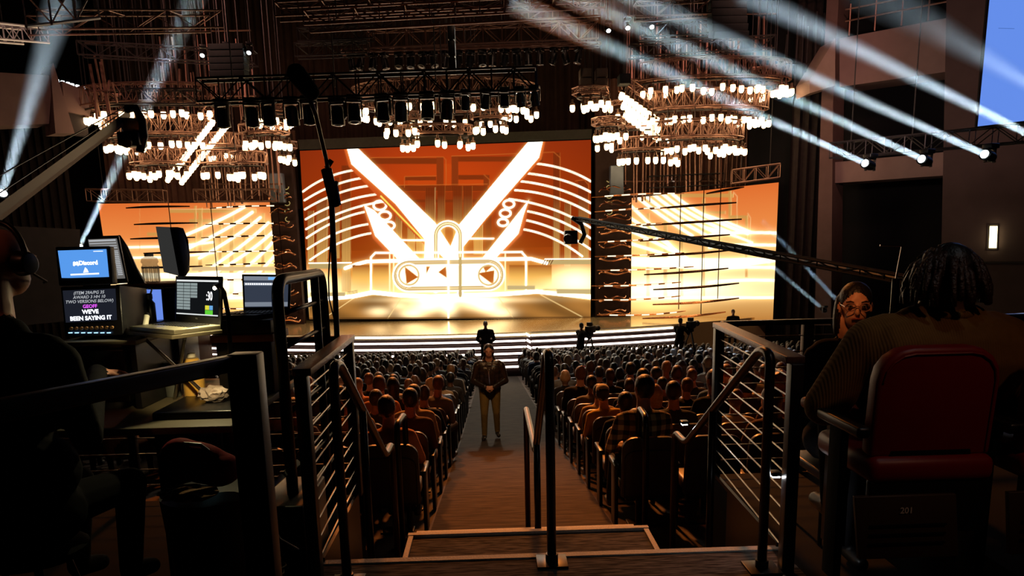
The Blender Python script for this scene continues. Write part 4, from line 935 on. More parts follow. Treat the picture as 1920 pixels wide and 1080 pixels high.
for kind, x, y in farlist:
    if kind == 'seat':
        v0 = len(bm.verts); bm.from_mesh(SP['backrest']); bm.verts.ensure_lookup_table()
        for v in bm.verts[v0:]: v.co += V((x, y, zf(y)))
me = bpy.data.meshes.new('far_seats'); bm.to_mesh(me); bm.free(); me.materials.append(UPHD)
o = bpy.data.objects.new('far_seating', me); C.objects.link(o); tag(o, 'far rows of seat backs hidden among the crowd near the stage', 'seating', kind='stuff')
# ------------------------------------------------------------ standing people
def standing(name, lab, foot, h, parts, mats, vox=.014, slots=None, rz=0):
    b = Body(); parts(b); me, tg = b.mesh('person_body', mats, vox, 2)
    s_ = h/1.78; o = bpy.data.objects.new('person', me); C.objects.link(o); o.location = foot; o.scale = (s_,)*3; o.rotation_euler = (0, 0, rz)
    tag(o, lab, 'person'); return o
def walker(b):       # faces -Y, mid-stride, hands clasped at the belt, head bowed
    for q, ky, ay, az in ((-1, -.10, .02, .12), (1, -.02, .16, .15)):
        hp, kn, an = V((q*.095, 0, .93)), V((q*.11, ky, .52)), V((q*.12, ay, az-.03))
        b.c(hp, .105, kn, .068, 'pants'); b.c(kn, .066, an, .05, 'pants'); b.c(an+V((0, .02, -.04)), .045, an+V((q*.02, -.16, -.05)), .038, 'shoe')
    b.c((-.08, 0, .98), .13, (.08, 0, .98), .13, 'jacket'); b.c((0, 0, .9), .15, (0, 0, 1.25), .165, 'jacket'); b.c((-.1, 0, .84), .085, (-.1, 0, 1.2), .12, 'jacket'); b.c((.1, 0, .84), .085, (.1, 0, 1.2), .12, 'jacket')
    b.c((-.16, .01, 1.40), .085, (.16, .01, 1.40), .085, 'jacket'); b.c((-.1, 0, 1.3), .13, (.1, 0, 1.3), .13, 'jacket')
    b.c((-.07, .05, 1.50), .05, (.07, .05, 1.50), .05, 'jacket'); b.c((0, .01, 1.44), .06, (0, -.03, 1.58), .055, 'skin')
    for q in (-1, 1):
        sh, el, wr = V((q*.215, .0, 1.38)), V((q*.29, -.03, 1.1)), V((q*.085, -.235, 1.03))
        b.chain([sh, el, wr], [.075, .06, .042], 'jacket'); add_hand(b, wr+V((-q*.015, -.01, 0)), (-q*.85, -.35, -.15), (0, .9, -.3), -q, .9, 'skin', .95)
    M, T = add_head(b, (0, -.05, 1.655), 0, .14, 1, 'short', hr='hair'); b.e(T(0, .08, -.06), (.1, .05, .13), 'hair', M); b.e(T(0, .05, .03), (.098, .085, .095), 'hair', M)
LEATHER = mat('dark_leather_jacket', (.022, .013, .008), .32, 0, .4, 14, .5); KHAKI = mat('khaki_trousers', (.2, .15, .055), .85, 0, .3, 12, .3)
foot = P(921, 823, 13.2)
w = standing('person', 'man in dark leather jacket and khaki trousers walking up the aisle with clasped hands', V((foot.x, 13.2, zf(13.2))), 1.76, walker, {'skin': SKIN[0], 'hair': HAIR[0], 'pants': KHAKI, 'shoe': SHOE, 'jacket': LEATHER}, .012)
m = MB(); m.tube([(-.06, -.125, 1.46), (-.012, -.178, 1.3), (0, -.185, 1.1), (.0, -.17, .9)], .008, 6); m.tube([(.06, -.125, 1.46), (.012, -.178, 1.3)], .008, 6)
o = bpy.data.objects.new('jacket_zip', m.mesh('jacket_zip', STEEL)); C.objects.link(o); o.parent = w
def guard(b):       # stands at ease, seen from behind/front in silhouette
    for q in (-1, 1):
        b.c((q*.1, 0, .92), .1, (q*.13, 0, .5), .07, 'suit'); b.c((q*.13, 0, .5), .068, (q*.14, 0, .1), .05, 'suit'); b.c((q*.14, .02, .045), .045, (q*.16, -.15, .04), .038, 'suit')
        b.chain([(q*.22, 0, 1.42), (q*.31, .02, 1.12), (q*.12, -.17, .98)], [.08, .062, .045], 'suit'); add_hand(b, V((q*.1, -.18, .97)), (-q*.9, -.2, -.2), (0, .9, -.1), -q, .8, 'skin', .9)
    b.c((0, 0, .95), .16, (0, 0, 1.28), .175, 'suit'); b.c((-.15, 0, 1.42), .09, (.15, 0, 1.42), .09, 'suit'); b.c((-.09, 0, 1.28), .14, (.09, 0, 1.28), .14, 'suit')
    b.c((0, .01, 1.46), .065, (0, 0, 1.6), .055, 'skin'); add_head(b, (0, 0, 1.68), 0, 0, 1, 'short')
SUIT = mat('black_suit', (.012, .012, .013), .8)
gm = {'skin': SKIN[2], 'hair': HAIR[0], 'suit': SUIT}
def at_px(x, ytop, Y, h=1.78): p = P(x, ytop, Y); return V((p.x, Y, p.z-h))
for x, y, Y, lab in ((910, 603, 27.5, 'dark suited security man standing in the aisle before the stage'), (1375, 581, 34.5, 'dark figure standing at the right end of the stage front')):
    p = at_px(x, y, Y, 1.8); standing('person', lab, p, 1.8, guard, gm, .02)
    if Y < 30:
        m = MB(); m.box((p.x, Y, (p.z+zf(Y))/2), (.8, .6, p.z-zf(Y))); tag(m.build('step_box', MATTE), 'low black riser in the aisle under the security man', 'riser')
    else:
        m = MB(); m.box((p.x, Y+.2, (p.z+zf(Y))/2), (1.2, .8, p.z-zf(Y))); tag(m.build('step_box', MATTE), 'black riser under the figure at the right end of the stage', 'riser')
def camop(b):
    guard.__call__ if 0 else None
    for q in (-1, 1):
        b.c((q*.1, 0, .92), .1, (q*.13, .03, .5), .07, 'suit'); b.c((q*.13, .03, .5), .068, (q*.14, 0, .1), .05, 'suit'); b.c((q*.14, .02, .045), .045, (q*.16, -.15, .04), .038, 'suit')
    b.c((0, 0, .95), .15, (0, -.05, 1.28), .16, 'suit'); b.c((-.15, -.05, 1.42), .085, (.15, -.05, 1.42), .085, 'suit')
    for q, wr in ((-1, (-.12, -.42, 1.38)), (1, (.1, -.45, 1.32))):
        b.chain([(q*.22, -.05, 1.4), (q*.3, -.2, 1.18), wr], [.078, .06, .042], 'suit'); add_hand(b, V(wr), (0, -1, .1), (-q, 0, 0), q, .8, 'skin', .9)
    b.c((0, -.04, 1.46), .06, (0, -.06, 1.6), .055, 'skin'); add_head(b, (0, -.08, 1.67), 0, .1, 1, 'short')
def tv_camera(p, lab, rz):
    t = thing('television_camera', lab, 'camera', p, rz)
    def add(nm, mb, mt, par=t, **k):
        o = bpy.data.objects.new(nm, mb.mesh(nm, mt, **k)); C.objects.link(o); o.parent = par; return o
    b = add('camera_body', MB().box((0, 0, 1.5), (.22, .5, .28)), BLACK, bevel=.02)
    add('lens', MB().lathe((0, -.25, 1.5), [(.1, 0), (.1, .2), (.12, .3), (.12, .34)], 14, Matrix.Rotation(math.pi/2, 3, 'X')), BLACKM, b)
    add('viewfinder', MB().box((.0, .05, 1.72), (.2, .16, .14)), BLACK, b, bevel=.01)
    add('pan_head', MB().box((0, 0, 1.3), (.16, .2, .14)), BLACKM)
    for i in range(3):
        a = i*2.094+.5; add('leg', MB().rod((0, 0, 1.3), (.5*math.cos(a), .5*math.sin(a), 0), .028, 6), BLACKM)
    add('pan_bar', MB().tube([(.08, .05, 1.34), (.2, .35, 1.25), (.22, .5, 1.22)], .014, 6), STEEL)
for x, y, Y, lab, dx in ((1088, 606, 29.5, 'camera operator in black right of the aisle near the stage', .42), (1274, 597, 29, 'camera operator in black before the right end of the stage steps', .5)):
    p = at_px(x, y, Y); standing('person', lab, p, 1.78, camop, gm, .02, rz=2.2)
    m = MB(); m.box((p.x+.2, Y, (p.z+zf(Y))/2), (2.2, 1.4, p.z-zf(Y))); tag(m.build('camera_riser', MATTE), 'black platform under the '+lab.split(' in ')[0]+(' right of the aisle' if x < 1100 else ' at the right'), 'riser')
    tv_camera(V((p.x+dx, Y+.15, p.z)), 'broadcast camera on tripod beside the '+lab.split(' in ')[0]+(' right of the aisle' if x < 1100 else ' at the right'), math.pi/2+.9)
# ============================================================ GUARD RAILS
def plate(m, a, b, w, h):      # flat bar between points
    a, b = V(a), V(b); d = (b-a).normalized(); s_ = d.cross(V((0, 0, 1))).normalized(); u = s_.cross(d)
    return m.hexa([a-s_*w/2, a+s_*w/2, b+s_*w/2, b-s_*w/2], u*-h)
def guard_rail(lab, a, b, ztop, zbot, nc=10, pw=.06, cap=True, posts=(0, 1), sag=0, capw=.09, pm=BLACK):
    a, b = V(a), V(b); t = thing('guard_rail', lab, 'railing', (a.x, a.y, zbot)); d = (b-a); 
    for q in posts:
        p = a+d*q; m = MB(); m.box((p.x, p.y, (ztop+zbot)/2-.01), (pw, pw*.8, ztop-zbot-.02), math.atan2(d.y, d.x)); m.build('post', pm, t, bevel=.004)
    m = MB(); m.cur = 0
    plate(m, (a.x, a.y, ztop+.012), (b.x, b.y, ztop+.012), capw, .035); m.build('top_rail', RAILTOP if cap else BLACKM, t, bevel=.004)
    for k in range(nc):
        z = ztop-.1-(ztop-zbot-.16)*k/max(1, nc-1)*.96; m = MB(); m.rod((a.x, a.y, z), (b.x, b.y, z), .0045, 6)
        for q in (0, 1):
            p = a+d*q; e = d.normalized()*(-.036 if q == 0 else .036); m.rod((p.x+e.x, p.y+e.y, z), (p.x-e.x, p.y-e.y, z), .0085, 8)
        m.build('cable', STEEL, t)
    return t
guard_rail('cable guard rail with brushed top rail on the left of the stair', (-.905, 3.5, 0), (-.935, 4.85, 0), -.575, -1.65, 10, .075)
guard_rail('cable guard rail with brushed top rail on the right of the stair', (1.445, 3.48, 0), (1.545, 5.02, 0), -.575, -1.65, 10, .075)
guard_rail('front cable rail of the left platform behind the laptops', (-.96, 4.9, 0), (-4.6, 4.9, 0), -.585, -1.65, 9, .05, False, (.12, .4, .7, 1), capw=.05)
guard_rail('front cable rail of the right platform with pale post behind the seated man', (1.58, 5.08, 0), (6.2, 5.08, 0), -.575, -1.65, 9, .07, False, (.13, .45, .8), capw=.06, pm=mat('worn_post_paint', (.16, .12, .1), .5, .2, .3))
# plates closing the side of the stair under the rails
m = MB(); m.prism([(1.5, 3.75, -1.62), (1.53, 5.0, -1.62), (1.53, 5.0, -2.35), (1.5, 3.75, -2.2)], (.02, 0, 0)); tag(m.build('stair_side_plate', BLACKM), 'black metal plate below the right stair guard rail', 'side plate')
m = MB(); m.prism([(-.94, 3.75, -1.62), (-.94, 4.8, -1.62), (-.94, 4.8, -2.35), (-.94, 3.75, -2.2)], (.02, 0, 0)); tag(m.build('stair_side_plate', BLACKM), 'black metal plate below the left stair guard rail', 'side plate')
# hand rails
def hand_rail(lab, x, y0, z0, y1, z1, y2, zb0, zb1, mid=None, r=.024, x2=None, lit=False):
    x2 = x if x2 is None else x2; t = thing('hand_rail', lab, 'handrail', (x, y0, zb0))
    m = MB(); pts = roundpath([(x, y0, zb0), (x, y0, z0), (x, y0+.14, z0), (x2, y1, z1), (x2, y2, z1+.0), (x2, y2, zb1)], .09, 7)
    m.tube(pts, r, 12); m.build('rail_tube', RAILP, t, smooth=True)
    m = MB(); m.box((x, y0, zb0+.006), (.16, .16, .012)); m.rod((x, y0, zb0), (x, y0, zb0+.05), .033, 14); m.build('base_plate', BLACKM, t, bevel=.002)
    m = MB(); m.box((x2, y2, zb1+.006), (.13, .13, .012)); m.build('base_plate', BLACKM, t, bevel=.002)
    if mid:
        ym, zbm = mid; zt = z0+(z1-z0)*(ym-y0-.14)/(y1-y0-.14); m = MB(); m.rod((x, ym, zbm), (x, ym, zt), r*.95, 12); m.build('middle_post', BLACKM, t, smooth=True)
hand_rail('black tubular handrail down the middle of the stair', .28, 3.66, -.555, 5.0, -1.43, 6.42, -1.65, zf(6.42), (4.86, -2.01))
hand_rail('black tubular handrail along the left side of the stair', -.755, 3.5, -.56, 4.98, -1.42, 5.3, -1.65, -2.42, (4.2, -1.83))
hand_rail('black tubular handrail along the right side of the stair', 1.33, 3.5, -.55, 5.0, -1.40, 5.32, -1.65, -2.42, (4.4, -2.25))
for x, lab in ((-.8, 'black hoop rail end at the first seat row left of the aisle'), (1.25, 'black hoop rail end at the first seat row right of the aisle')):
    t = thing('hoop_rail', lab, 'handrail', (x, 6.2, zf(6.2))); m = MB(); m.tube(roundpath([(x, 5.95, zf(5.95)), (x, 5.95, -1.44), (x+.02, 6.35, -1.44), (x+.02, 6.35, zf(6.35))], .1, 7), .026, 12); m.build('hoop_tube', BLACKM, t, smooth=True)
    m = MB(); m.box((x, 5.95, zf(5.95)+.008), (.14, .14, .012)); m.build('base_plate', BLACKM, t)
# tubular gate left of the stair
t = thing('tubular_gate', 'black tubular safety gate with curved corners behind the laptops', 'gate', (-1.15, 3.7, -1.65))
ga, gb = P(519, 545, 3.75), P(604, 530, 4.75)
ga2, gb2 = V((ga.x, ga.y, -1.65)), V((gb.x, gb.y, -1.65)); gz = ga.z+.05; gc = ga+(gb-ga)*.8
m = MB(); m.tube(roundpath([ga2, (ga.x, ga.y, gz), (gb.x, gb.y, gz), gb2], .12, 7), .03, 12); m.build('frame_tube', BLACKM, t, smooth=True)
m = MB(); m.rod((gc.x, gc.y, -1.65), (gc.x, gc.y, gz), .025, 10); m.build('inner_post', BLACKM, t, smooth=True)
for k in range(7): m = MB(); z = gz-.17*(k+1); m.rod((ga.x, ga.y, z), (gb.x, gb.y, z), .014, 8); m.build('rung', BLACKM, t, smooth=True)
# heavy near rail left of the camera
t = thing('platform_rail', 'heavy matt black rail and post nearest at the left', 'railing', (-.78, 2.3, -1.65)); pt = P(459, 662, 2.25)
m = MB(); m.box((pt.x, pt.y, (pt.z-1.65)/2), (.09, .08, pt.z+1.65)); m.build('post', BLACK, t, bevel=.006)
b2 = P(180, 730, 1.72); a2 = P(440, 677, 2.25); m = MB(); e = (b2-a2); plate(m, a2+V((0, 0, .02)), a2+e*1.6+V((0, 0, .02)), .04, .048); m.build('side_bar', BLACK, t, bevel=.006)
# step lights
for x, y, Y, s_, lab in ((1453, 887, 3.56, 1, 'small lit step light on the near post of the right guard rail'), (1283, 795, 5.0, 1, 'small lit step light at the foot of the right guard rail')):
    p = P(x, y+ (5 if Y < 4 else 0), Y); t = thing('step_light', lab, 'step light', p)
    m = MB(); m.box(p+V((0, .0, .014)), (.05, .06, .02)); m.build('light_housing', BLACKM, t, bevel=.004)
    m = MB(); m.box(p+V((0, -.0, 0)), (.036, .045, .008)); m.build('diffuser', emat('step_led', (.95, .98, 1), 60), t)
# ============================================================ CONTROL DESK
def slab(name, cs, th, m_, par=None, bevel=.004, dirn=None):     # px corners (x,y,Y) TL,TR,BR,BL, extruded away from the camera
    q = [P(*c) for c in cs]; n = (q[1]-q[0]).cross(q[3]-q[0]).normalized(); n = n if n.y > 0 else -n
    if dirn is not None: n = V(dirn)
    m = MB(); m.prism(q, n*th); return m.build(name, m_, par, bevel=bevel), q, -n
def quadpt(q, u, v, off=0, n=V((0, 0, 0))):    # u,v in 0..1 from top-left
    return (q[0]*(1-u)+q[1]*u)*(1-v) + (q[3]*(1-u)+q[2]*u)*v + n*off
def qrect(mb, q, n, u0, v0, u1, v1, off): mb.poly([quadpt(q, u, v, off, n) for u, v in ((u0, v0), (u1, v0), (u1, v1), (u0, v1))])
def qtext(mb, q, n, txt, u, v, h, off, align='CENTER', italic=0, bold=0, wide=1):
    ux = (q[1]-q[0]).normalized(); uy = (q[0]-q[3]).normalized(); H = (q[0]-q[3]).length; addtext(mb, txt, quadpt(q, u, v, off, n), ux*wide, uy, h*H, align, italic, bold)
def monitor(name, lab, outer, inner, th, base, screenm, cat='monitor'):
    q0 = [P(*c) for c in outer]; t = thing(name, lab, cat, (q0[3]+q0[2])/2 if base is None else base)
    slab('screen_housing', outer, th, BLACK, t, .006)
    q = [P(*c) for c in inner]; n = (q[1]-q[0]).cross(q[3]-q[0]).normalized(); n = -n if n.y > 0 else n
    m = MB(); m.poly([p+n*.003 for p in q]); m.build('display', screenm, t); return t, q, n
DZ = -.79
DESK = mat('desk_laminate', (.16, .14, .09), .55, 0, .15, 5); ORW = mat('orange_wood', (.42, .13, .035), .5, 0, .25, 3)
t = thing('desk', 'worn control desk at the left covered with equipment', 'desk', (-2.2, 4.1, -1.65))
m = MB(); m.box((-2.35, 4.0, DZ-.02), (2.3, 1.3, .035)); m.build('desktop', DESK, t, bevel=.005)
for x in (-1.3, -3.4):
    for y in (3.45, 4.55): m = MB(); m.rod((x, y, -1.65), (x, y, DZ-.035), .02, 8); m.build('leg', BLACKM, t)
# shelf carrying the monitors
SZ = P(200, 632, 3.95).z
t = thing('monitor_shelf', 'low black and tan shelf on the desk carrying the stacked monitors', 'shelf', (-2.1, 4.05, DZ))
m = MB(); a, b = P(110, 632, 3.8), P(262, 634, 3.8); m.box(((a.x+b.x)/2, 4.0, SZ-.01), (b.x-a.x, .5, .022)); m.build('board', DESK, t, bevel=.003)
for x in (a.x+.03, b.x-.03): m = MB(); m.box((x, 4.0, (SZ+DZ)/2-.01), (.03, .45, SZ-DZ-.024)); m.build('side', BLACK, t)
m = MB(); m.box(((a.x+b.x)/2, 3.9, (SZ+DZ)/2), (b.x-a.x-.12, .3, SZ-DZ-.08)); tag(m.build('rack_unit', BLACK, bevel=.01), 'black rack unit under the monitor shelf', 'rack unit')
SCRK = emat('dark_display', (.012, .014, .022), 1); TXT = emat('display_white', (.9, .92, 1), 1.6); TXG = emat('display_grey', (.45, .47, .5), 1); MAG = emat('display_magenta', (.75, .1, .9), 1.2)
# prompter monitor
t, q, n = monitor('prompter_monitor', 'lower boxy monitor showing white script lines and one magenta name', ((113, 538, 3.85), (224, 534, 3.85), (231, 628, 3.82), (122, 632, 3.82)), ((118, 545, 3.846), (217, 541, 3.846), (220, 600, 3.828), (124, 605, 3.828)), .3, V((P(170, 630, 3.85).x, 3.9, SZ)), SCRK)
for s_, v, h, mt, it, bo in (('(ITEM 29A/PG 35', .10, .115, TXG, .25, .0003), ('AWARD 3 HH 10', .235, .115, TXG, .25, .0003), ('TWO VERSIONS BELOW)', .37, .115, TXG, .25, .0003), ('GEOFF', .53, .13, MAG, 0, .0006), ("WE'VE", .70, .155, TXT, 0, .0012), ('BEEN SAYING IT', .90, .155, TXT, 0, .0012)):
    m = MB(); qtext(m, q, n, s_, .5, v, h*1.15, .006, 'CENTER', it, bo); m.build('script_line', mt, t)
m = MB()
for i in range(9):
    p = P(135+i*9.5, 616-.3*i, 3.80); m.rod(p, p+V((0, -.012, 0)), .008, 8)
m.build('control_knobs', mat('amber_knob', (.5, .28, .12), .4, 0, .2), t)
m = MB()
for i in range(7): m.box(P(132+i*12, 624, 3.812), (.018, .006, .005))
m.build('indicator_lights', emat('indicator_led', (.3, .55, .9), 2), t)
m = MB(); a = [P(224, 535, 3.86), P(258, 560, 4.1), P(262, 632, 4.12), P(231, 628, 3.84)]
m.prism([P(226, 540, 3.9), P(236, 575, 3.95), P(258, 628, 4.05), P(231, 628, 3.86)], (.02, .01, 0)); m.build('side_bracket', mat('grey_bracket', (.22, .2, .15), .5, .2), t)
# upper monitor
t, q, n = monitor('monitor', 'upper small monitor showing a bright blue title screen with white logo', ((103, 463, 3.86), (205, 461, 3.86), (212, 532, 3.84), (110, 536, 3.84)), ((109, 470, 3.856), (200, 467, 3.856), (205.5, 523, 3.846), (117, 527, 3.846)), .05, V((P(160, 534, 3.86).x, 3.88, P(160, 534, 3.86).z)), emat('blue_display', (.10, .33, .85), 1.0))
m = MB(); qtext(m, q, n, 'Discord', .60, .44, .19, .005, 'CENTER', 0, .0015); m.build('title_text', TXT, t)
m = MB(); c = quadpt(q, .34, .45, .005, n); ux, uy = (q[1]-q[0]).normalized(), (q[0]-q[3]).normalized()
m.poly([c+ux*x*.017+uy*y*.017 for x, y in ((-.9, -.5), (-.5, -.75), (-.35, -.45), (.35, -.45), (.5, -.75), (.9, -.5), (.75, .5), (.35, .7), (.2, .5), (-.2, .5), (-.35, .7), (-.75, .5))]); m.build('title_logo', TXT, t)
m = MB(); c = quadpt(q, .52, .68, .005, n); m.poly([c+ux*x*.012+uy*y*.012 for x, y in ((-1, -1), (1.3, -.9), (.9, .4), (.1, 1.3), (-.4, .3))]); m.build('title_mark', TXT, t)
m = MB(); qrect(m, q, n, .2, .78, .8, .83, .005); qrect(m, q, n, .73, .055, .93, .075, .005); m.build('title_lines', TXT, t)
# monitor behind on an arm
t, q, n = monitor('monitor', 'grey document monitor half hidden behind the blue screen monitor', ((160, 443, 4.3), (222, 441, 4.35), (240, 530, 4.33), (176, 533, 4.28)), ((165, 449, 4.295), (219, 447, 4.343), (235, 522, 4.325), (180, 525, 4.278)), .04, V((P(205, 532, 4.3).x, 4.32, P(205, 532, 4.3).z)), emat('grey_display', (.2, .19, .18), .7))
m = MB(); 
for v in (.02, .1, .17, .22): qrect(m, q, n, .02, v, .95, v+.02+.02*(v < .05), .004)
for i in range(14): qrect(m, q, n, .78, .3+.045*i, .95, .325+.045*i, .004)
m.build('display_lines', TXG, t)
m = MB(); m.tube([P(222, 443, 4.4), P(234, 465, 4.45), P(246, 505, 4.5), P(256, 532, 4.55)], [.012, .02, .035, .05], 8); m.build('support_arm', BLACKM, t, smooth=True)
# monitor seen edge-on
t = thing('monitor', 'tilted monitor seen almost edge on above the cabinet', 'monitor', P(325, 520, 4.4)); cs = ((292, 425, 4.25), (317, 426, 4.55), (334, 517, 4.52), (307, 510, 4.22))
_, q, n0 = slab('display_panel', cs, .004, emat('dim_display', (.03, .03, .029), 1), t, 0); n = n0
m = MB(); 
for i in range(12): qrect(m, q, n, .1, .12+.035*i, .3+.3*((i*7) % 3)/2, .135+.035*i, .003)
m.build('display_text', TXG, t); m = MB(); qrect(m, q, n, .35, .58, .95, .9, .003); m.build('display_timeline', emat('tan_display', (.35, .26, .12), 1), t)
m = MB(); m.prism([P(317, 425, 4.56), P(328, 427, 4.6), P(338, 450, 4.62), P(341, 480, 4.62), P(340, 508, 4.6), P(333, 519, 4.53)], (.03, .05, 0)); m.build('rear_housing', BLACK, t, bevel=.006)
m = MB(); m.rod(P(338, 500, 4.62), V((P(338, 500, 4.62).x, 4.66, DZ)), .018, 8); m.build('stand', BLACKM, t)
# cabinet
cz = P(280, 536, 4.5).z; cx0, cx1 = P(226, 540, 4.5).x, P(345, 540, 4.5).x
t = thing('cabinet', 'orange wooden cabinet behind the monitors', 'cabinet', ((cx0+cx1)/2, 4.7, DZ)); m = MB(); m.box(((cx0+cx1)/2, 4.68, (cz+DZ)/2), (cx1-cx0, .34, cz-DZ)); m.build('cabinet_body', ORW, t, bevel=.006)
m = MB(); m.box(((cx0+cx1)/2, 4.67, cz+.006), (cx1-cx0+.03, .38, .014)); m.build('cabinet_top', mat('dark_wood_top', (.2, .055, .02), .45), t, bevel=.003)
# clear bottle
p = P(285, 531, 4.6); p.z = cz+.013
t = thing('drink_bottle', 'clear ribbed plastic bottle standing on the orange cabinet', 'bottle', p)
m = MB(); m.lathe(p, [(.03, 0), (.046, .01), (.046, .1), (.042, .112), (.05, .125), (.043, .148), (.024, .155), (.024, .162)], 18); m.build('bottle_wall', glass('clear_plastic', (.85, .8, .8), .12, 1.2), t, smooth=True)
m = MB(); m.lathe(p, [(.026, .158), (.026, .172), (.01, .176)], 14); m.build('cap', mat('pale_cap', (.6, .55, .5), .4), t)
m = MB()
for i in range(12): a = i*math.pi/6; m.rod(p+V((.047*math.cos(a), .047*math.sin(a), .01)), p+V((.047*math.cos(a), .047*math.sin(a), .1)), .0035, 5)
m.build('rib', MATS['clear_plastic'], t)
# blue tablet and black flask
t, q, n = monitor('tablet', 'tablet with pale blue screen leaning by the black flask', ((256, 538, 4.28), (305, 538, 4.32), (311, 608, 4.26), (262, 608, 4.22)), ((261, 543, 4.276), (302, 543, 4.313), (307, 604, 4.257), (267, 602, 4.222)), .012, V((P(285, 608, 4.26).x, 4.26, P(285, 608, 4.26).z)), emat('tablet_blue', (.14, .26, .8), 1.0))
m = MB(); m.box((P(300, 600, 4.4).x, 4.38, (P(300, 608, 4.3).z+DZ)/2), (.32, .3, P(300, 608, 4.3).z-DZ)); tag(m.build('equipment_case', BLACK, bevel=.01), 'black equipment case under the tablet with the blue screen', 'case')
m = MB(); a = P(306, 542, 4.33); m.box((a.x+.05, 4.4, (a.z+P(300, 606, 4.3).z)/2+.0), (.13, .1, .2)); tag(m.build('speaker_box', BLACK, bevel=.01), 'black box right of the tablet with the blue screen', 'speaker')
p = P(281, 603, 4.15); k = .0021*1.38
t = thing('water_flask', 'black metal water flask with loop handle before the blue tablet', 'flask', p)
m = MB(); m.lathe(p, [(.034, 0), (.036, .01), (.036, .1), (.025, .115), (.025, .13)], 18); m.build('flask_body', BLACKM, t, smooth='auto')
m = MB(); m.lathe(p, [(.027, .124), (.027, .15), (.02, .154)], 16); m.tube([p+V((.02, 0, .15)), p+V((.03, 0, .175)), p+V((.012, 0, .186)), p+V((-.018, 0, .17)), p+V((-.02, 0, .15))], .005, 6); m.build('cap', BLACK, t, smooth='auto')
m = MB(); m.tube([p+V((-.004, -.037, .03)), p+V((.004, -.037, .045)), p+V((-.004, -.037, .055)), p+V((.004, -.037, .045)), p+V((-.004, -.037, .03))][:3]+[p+V((.004, -.037, .055)), p+V((-.004, -.037, .042)), p+V((.006, -.037, .03))], .001, 4); m.build('emblem', mat('pale_print', (.5, .45, .4), .5), t)
m = MB(); m.box(p+V((0, .05, -.12)), (.12, .14, .24)); tag(m.build('flask_stand_box', BLACK, bevel=.008), 'small black box the flask stands on', 'box')
t = thing('marker_tube', 'white tube leaning beside the open laptop', 'tube', P(267, 638, 3.9)); m = MB(); m.rod(P(267, 640, 3.9), P(275, 592, 3.98), .015, 12); m.build('tube_body', mat('white_plastic', (.75, .74, .62), .4), t, smooth='auto'); m = MB(); m.rod(P(275, 592, 3.98), P(276, 588, 3.99), .012, 12); m.build('tube_tip', BLACK, t)
# laptop
LAP = mat('laptop_grey', (.36, .34, .25), .38, .4, .06); KEY = mat('laptop_keys', (.02, .02, .02), .4)
hl, hr = P(328, 600, 4.05), P(414, 612, 3.80); hr.z = hl.z = (hl.z+hr.z)/2; hx = (hr-hl).normalized(); fr = V((-hx.y, hx.x, 0))*-1; fr = fr if fr.y < 0 else -fr
tl, tr = P(329, 514, 4.07), P(415, 522, 3.82); up_ = ((tl-hl)+(tr-hr))/2
t = thing('laptop', 'open grey laptop showing a countdown reading 30 and green tiles', 'laptop', (hl+hr)/2)
W = (hr-hl).length; Dp = .25
m = MB(); b0 = [hl, hr, hr+fr*Dp, hl+fr*Dp]; m.prism(b0, (0, 0, -.022)); base_ = m.build('keyboard_base', LAP, t, bevel=.003)
m = MB()
for r_ in range(5):
    for c_ in range(13):
        o = hl+hx*(W*(.09+.063*c_))+fr*(.035+.025*r_); m.box(o+V((0, 0, .002)), (.018, .018, .004), M=rot_to(fr))
m.build('keys', KEY, base_)
m = MB(); o = hl+hx*W*.42+fr*.2; m.box(o+V((0, 0, .0008)), (.1, .06, .0015), M=rot_to(fr)); m.build('touchpad', mat('touchpad_grey', (.2, .19, .16), .35), base_)
n = hx.cross(up_.normalized()); n = n if n.y < 0 else -n
m = MB(); q = [hl+up_, hr+up_, hr, hl]; m.prism(q, -n*.012); lid = m.build('screen_lid', BLACK, t, bevel=.003)
q = [quadpt(q, u, v) for u, v in ((.045, .08), (.955, .08), (.955, .84), (.045, .84))]
m = MB(); m.poly([p+n*.002 for p in q]); dsp = m.build('display', emat('black_display', (.006, .007, .008), 1), lid)
m = MB(); qrect(m, q, n, 0, 0, 1, .05, .004); m.build('menu_bar', emat('bar_white', (.75, .78, .78), 1), lid)
m = MB(); qrect(m, q, n, 0, .95, 1, .985, .004); m.build('status_bar', emat('bar_white', (.75, .78, .78), 1), lid)
m = MB()
for i in range(9):
    for j in range(3 if i < 5 else 2): qrect(m, q, n, .01+.17*j, .09+.085*i, .01+.17*j+.16, .09+.085*i+.07, .004)
m.build('cue_tiles', emat('tile_grey', (.33, .4, .4), .8), lid)
m = MB(); qtext(m, q, n, ':30', .80, .45, .34, .005, bold=.001, wide=.72); m.build('countdown_text', emat('countdown_white', (1, 1, 1), 1.8), lid)
m = MB(); qrect(m, q, n, .70, .7, .795, .82, .004); m.build('yellow_tile', emat('tile_yellow', (.75, .7, .05), 1), lid)
m = MB(); qrect(m, q, n, .8, .7, .88, .82, .004); m.build('blue_tile', emat('tile_blue', (.15, .4, .75), 1), lid)
m = MB(); qrect(m, q, n, .70, .83, .88, .95, .004); m.build('green_tile', emat('tile_green', (.12, .62, .04), 1), lid)
m = MB(); qtext(m, q, n, 'DELL', .5, 1.08, .05, .004, bold=.0004); m.build('lid_logo', TXT if False else mat('logo_silver', (.6, .6, .6), .3, .8), lid)
t = thing('laptop_stand', 'tan board stand holding the open grey laptop', 'stand', (hl.x, hl.y, DZ))
m = MB(); m.prism([p+V((0, 0, -.024)) for p in (hl-hx*.01, hr+hx*.01, hr+fr*(Dp+.02)+hx*.01, hl+fr*(Dp+.02)-hx*.01)], (0, 0, -.018)); m.build('board', DESK, t, bevel=.002)
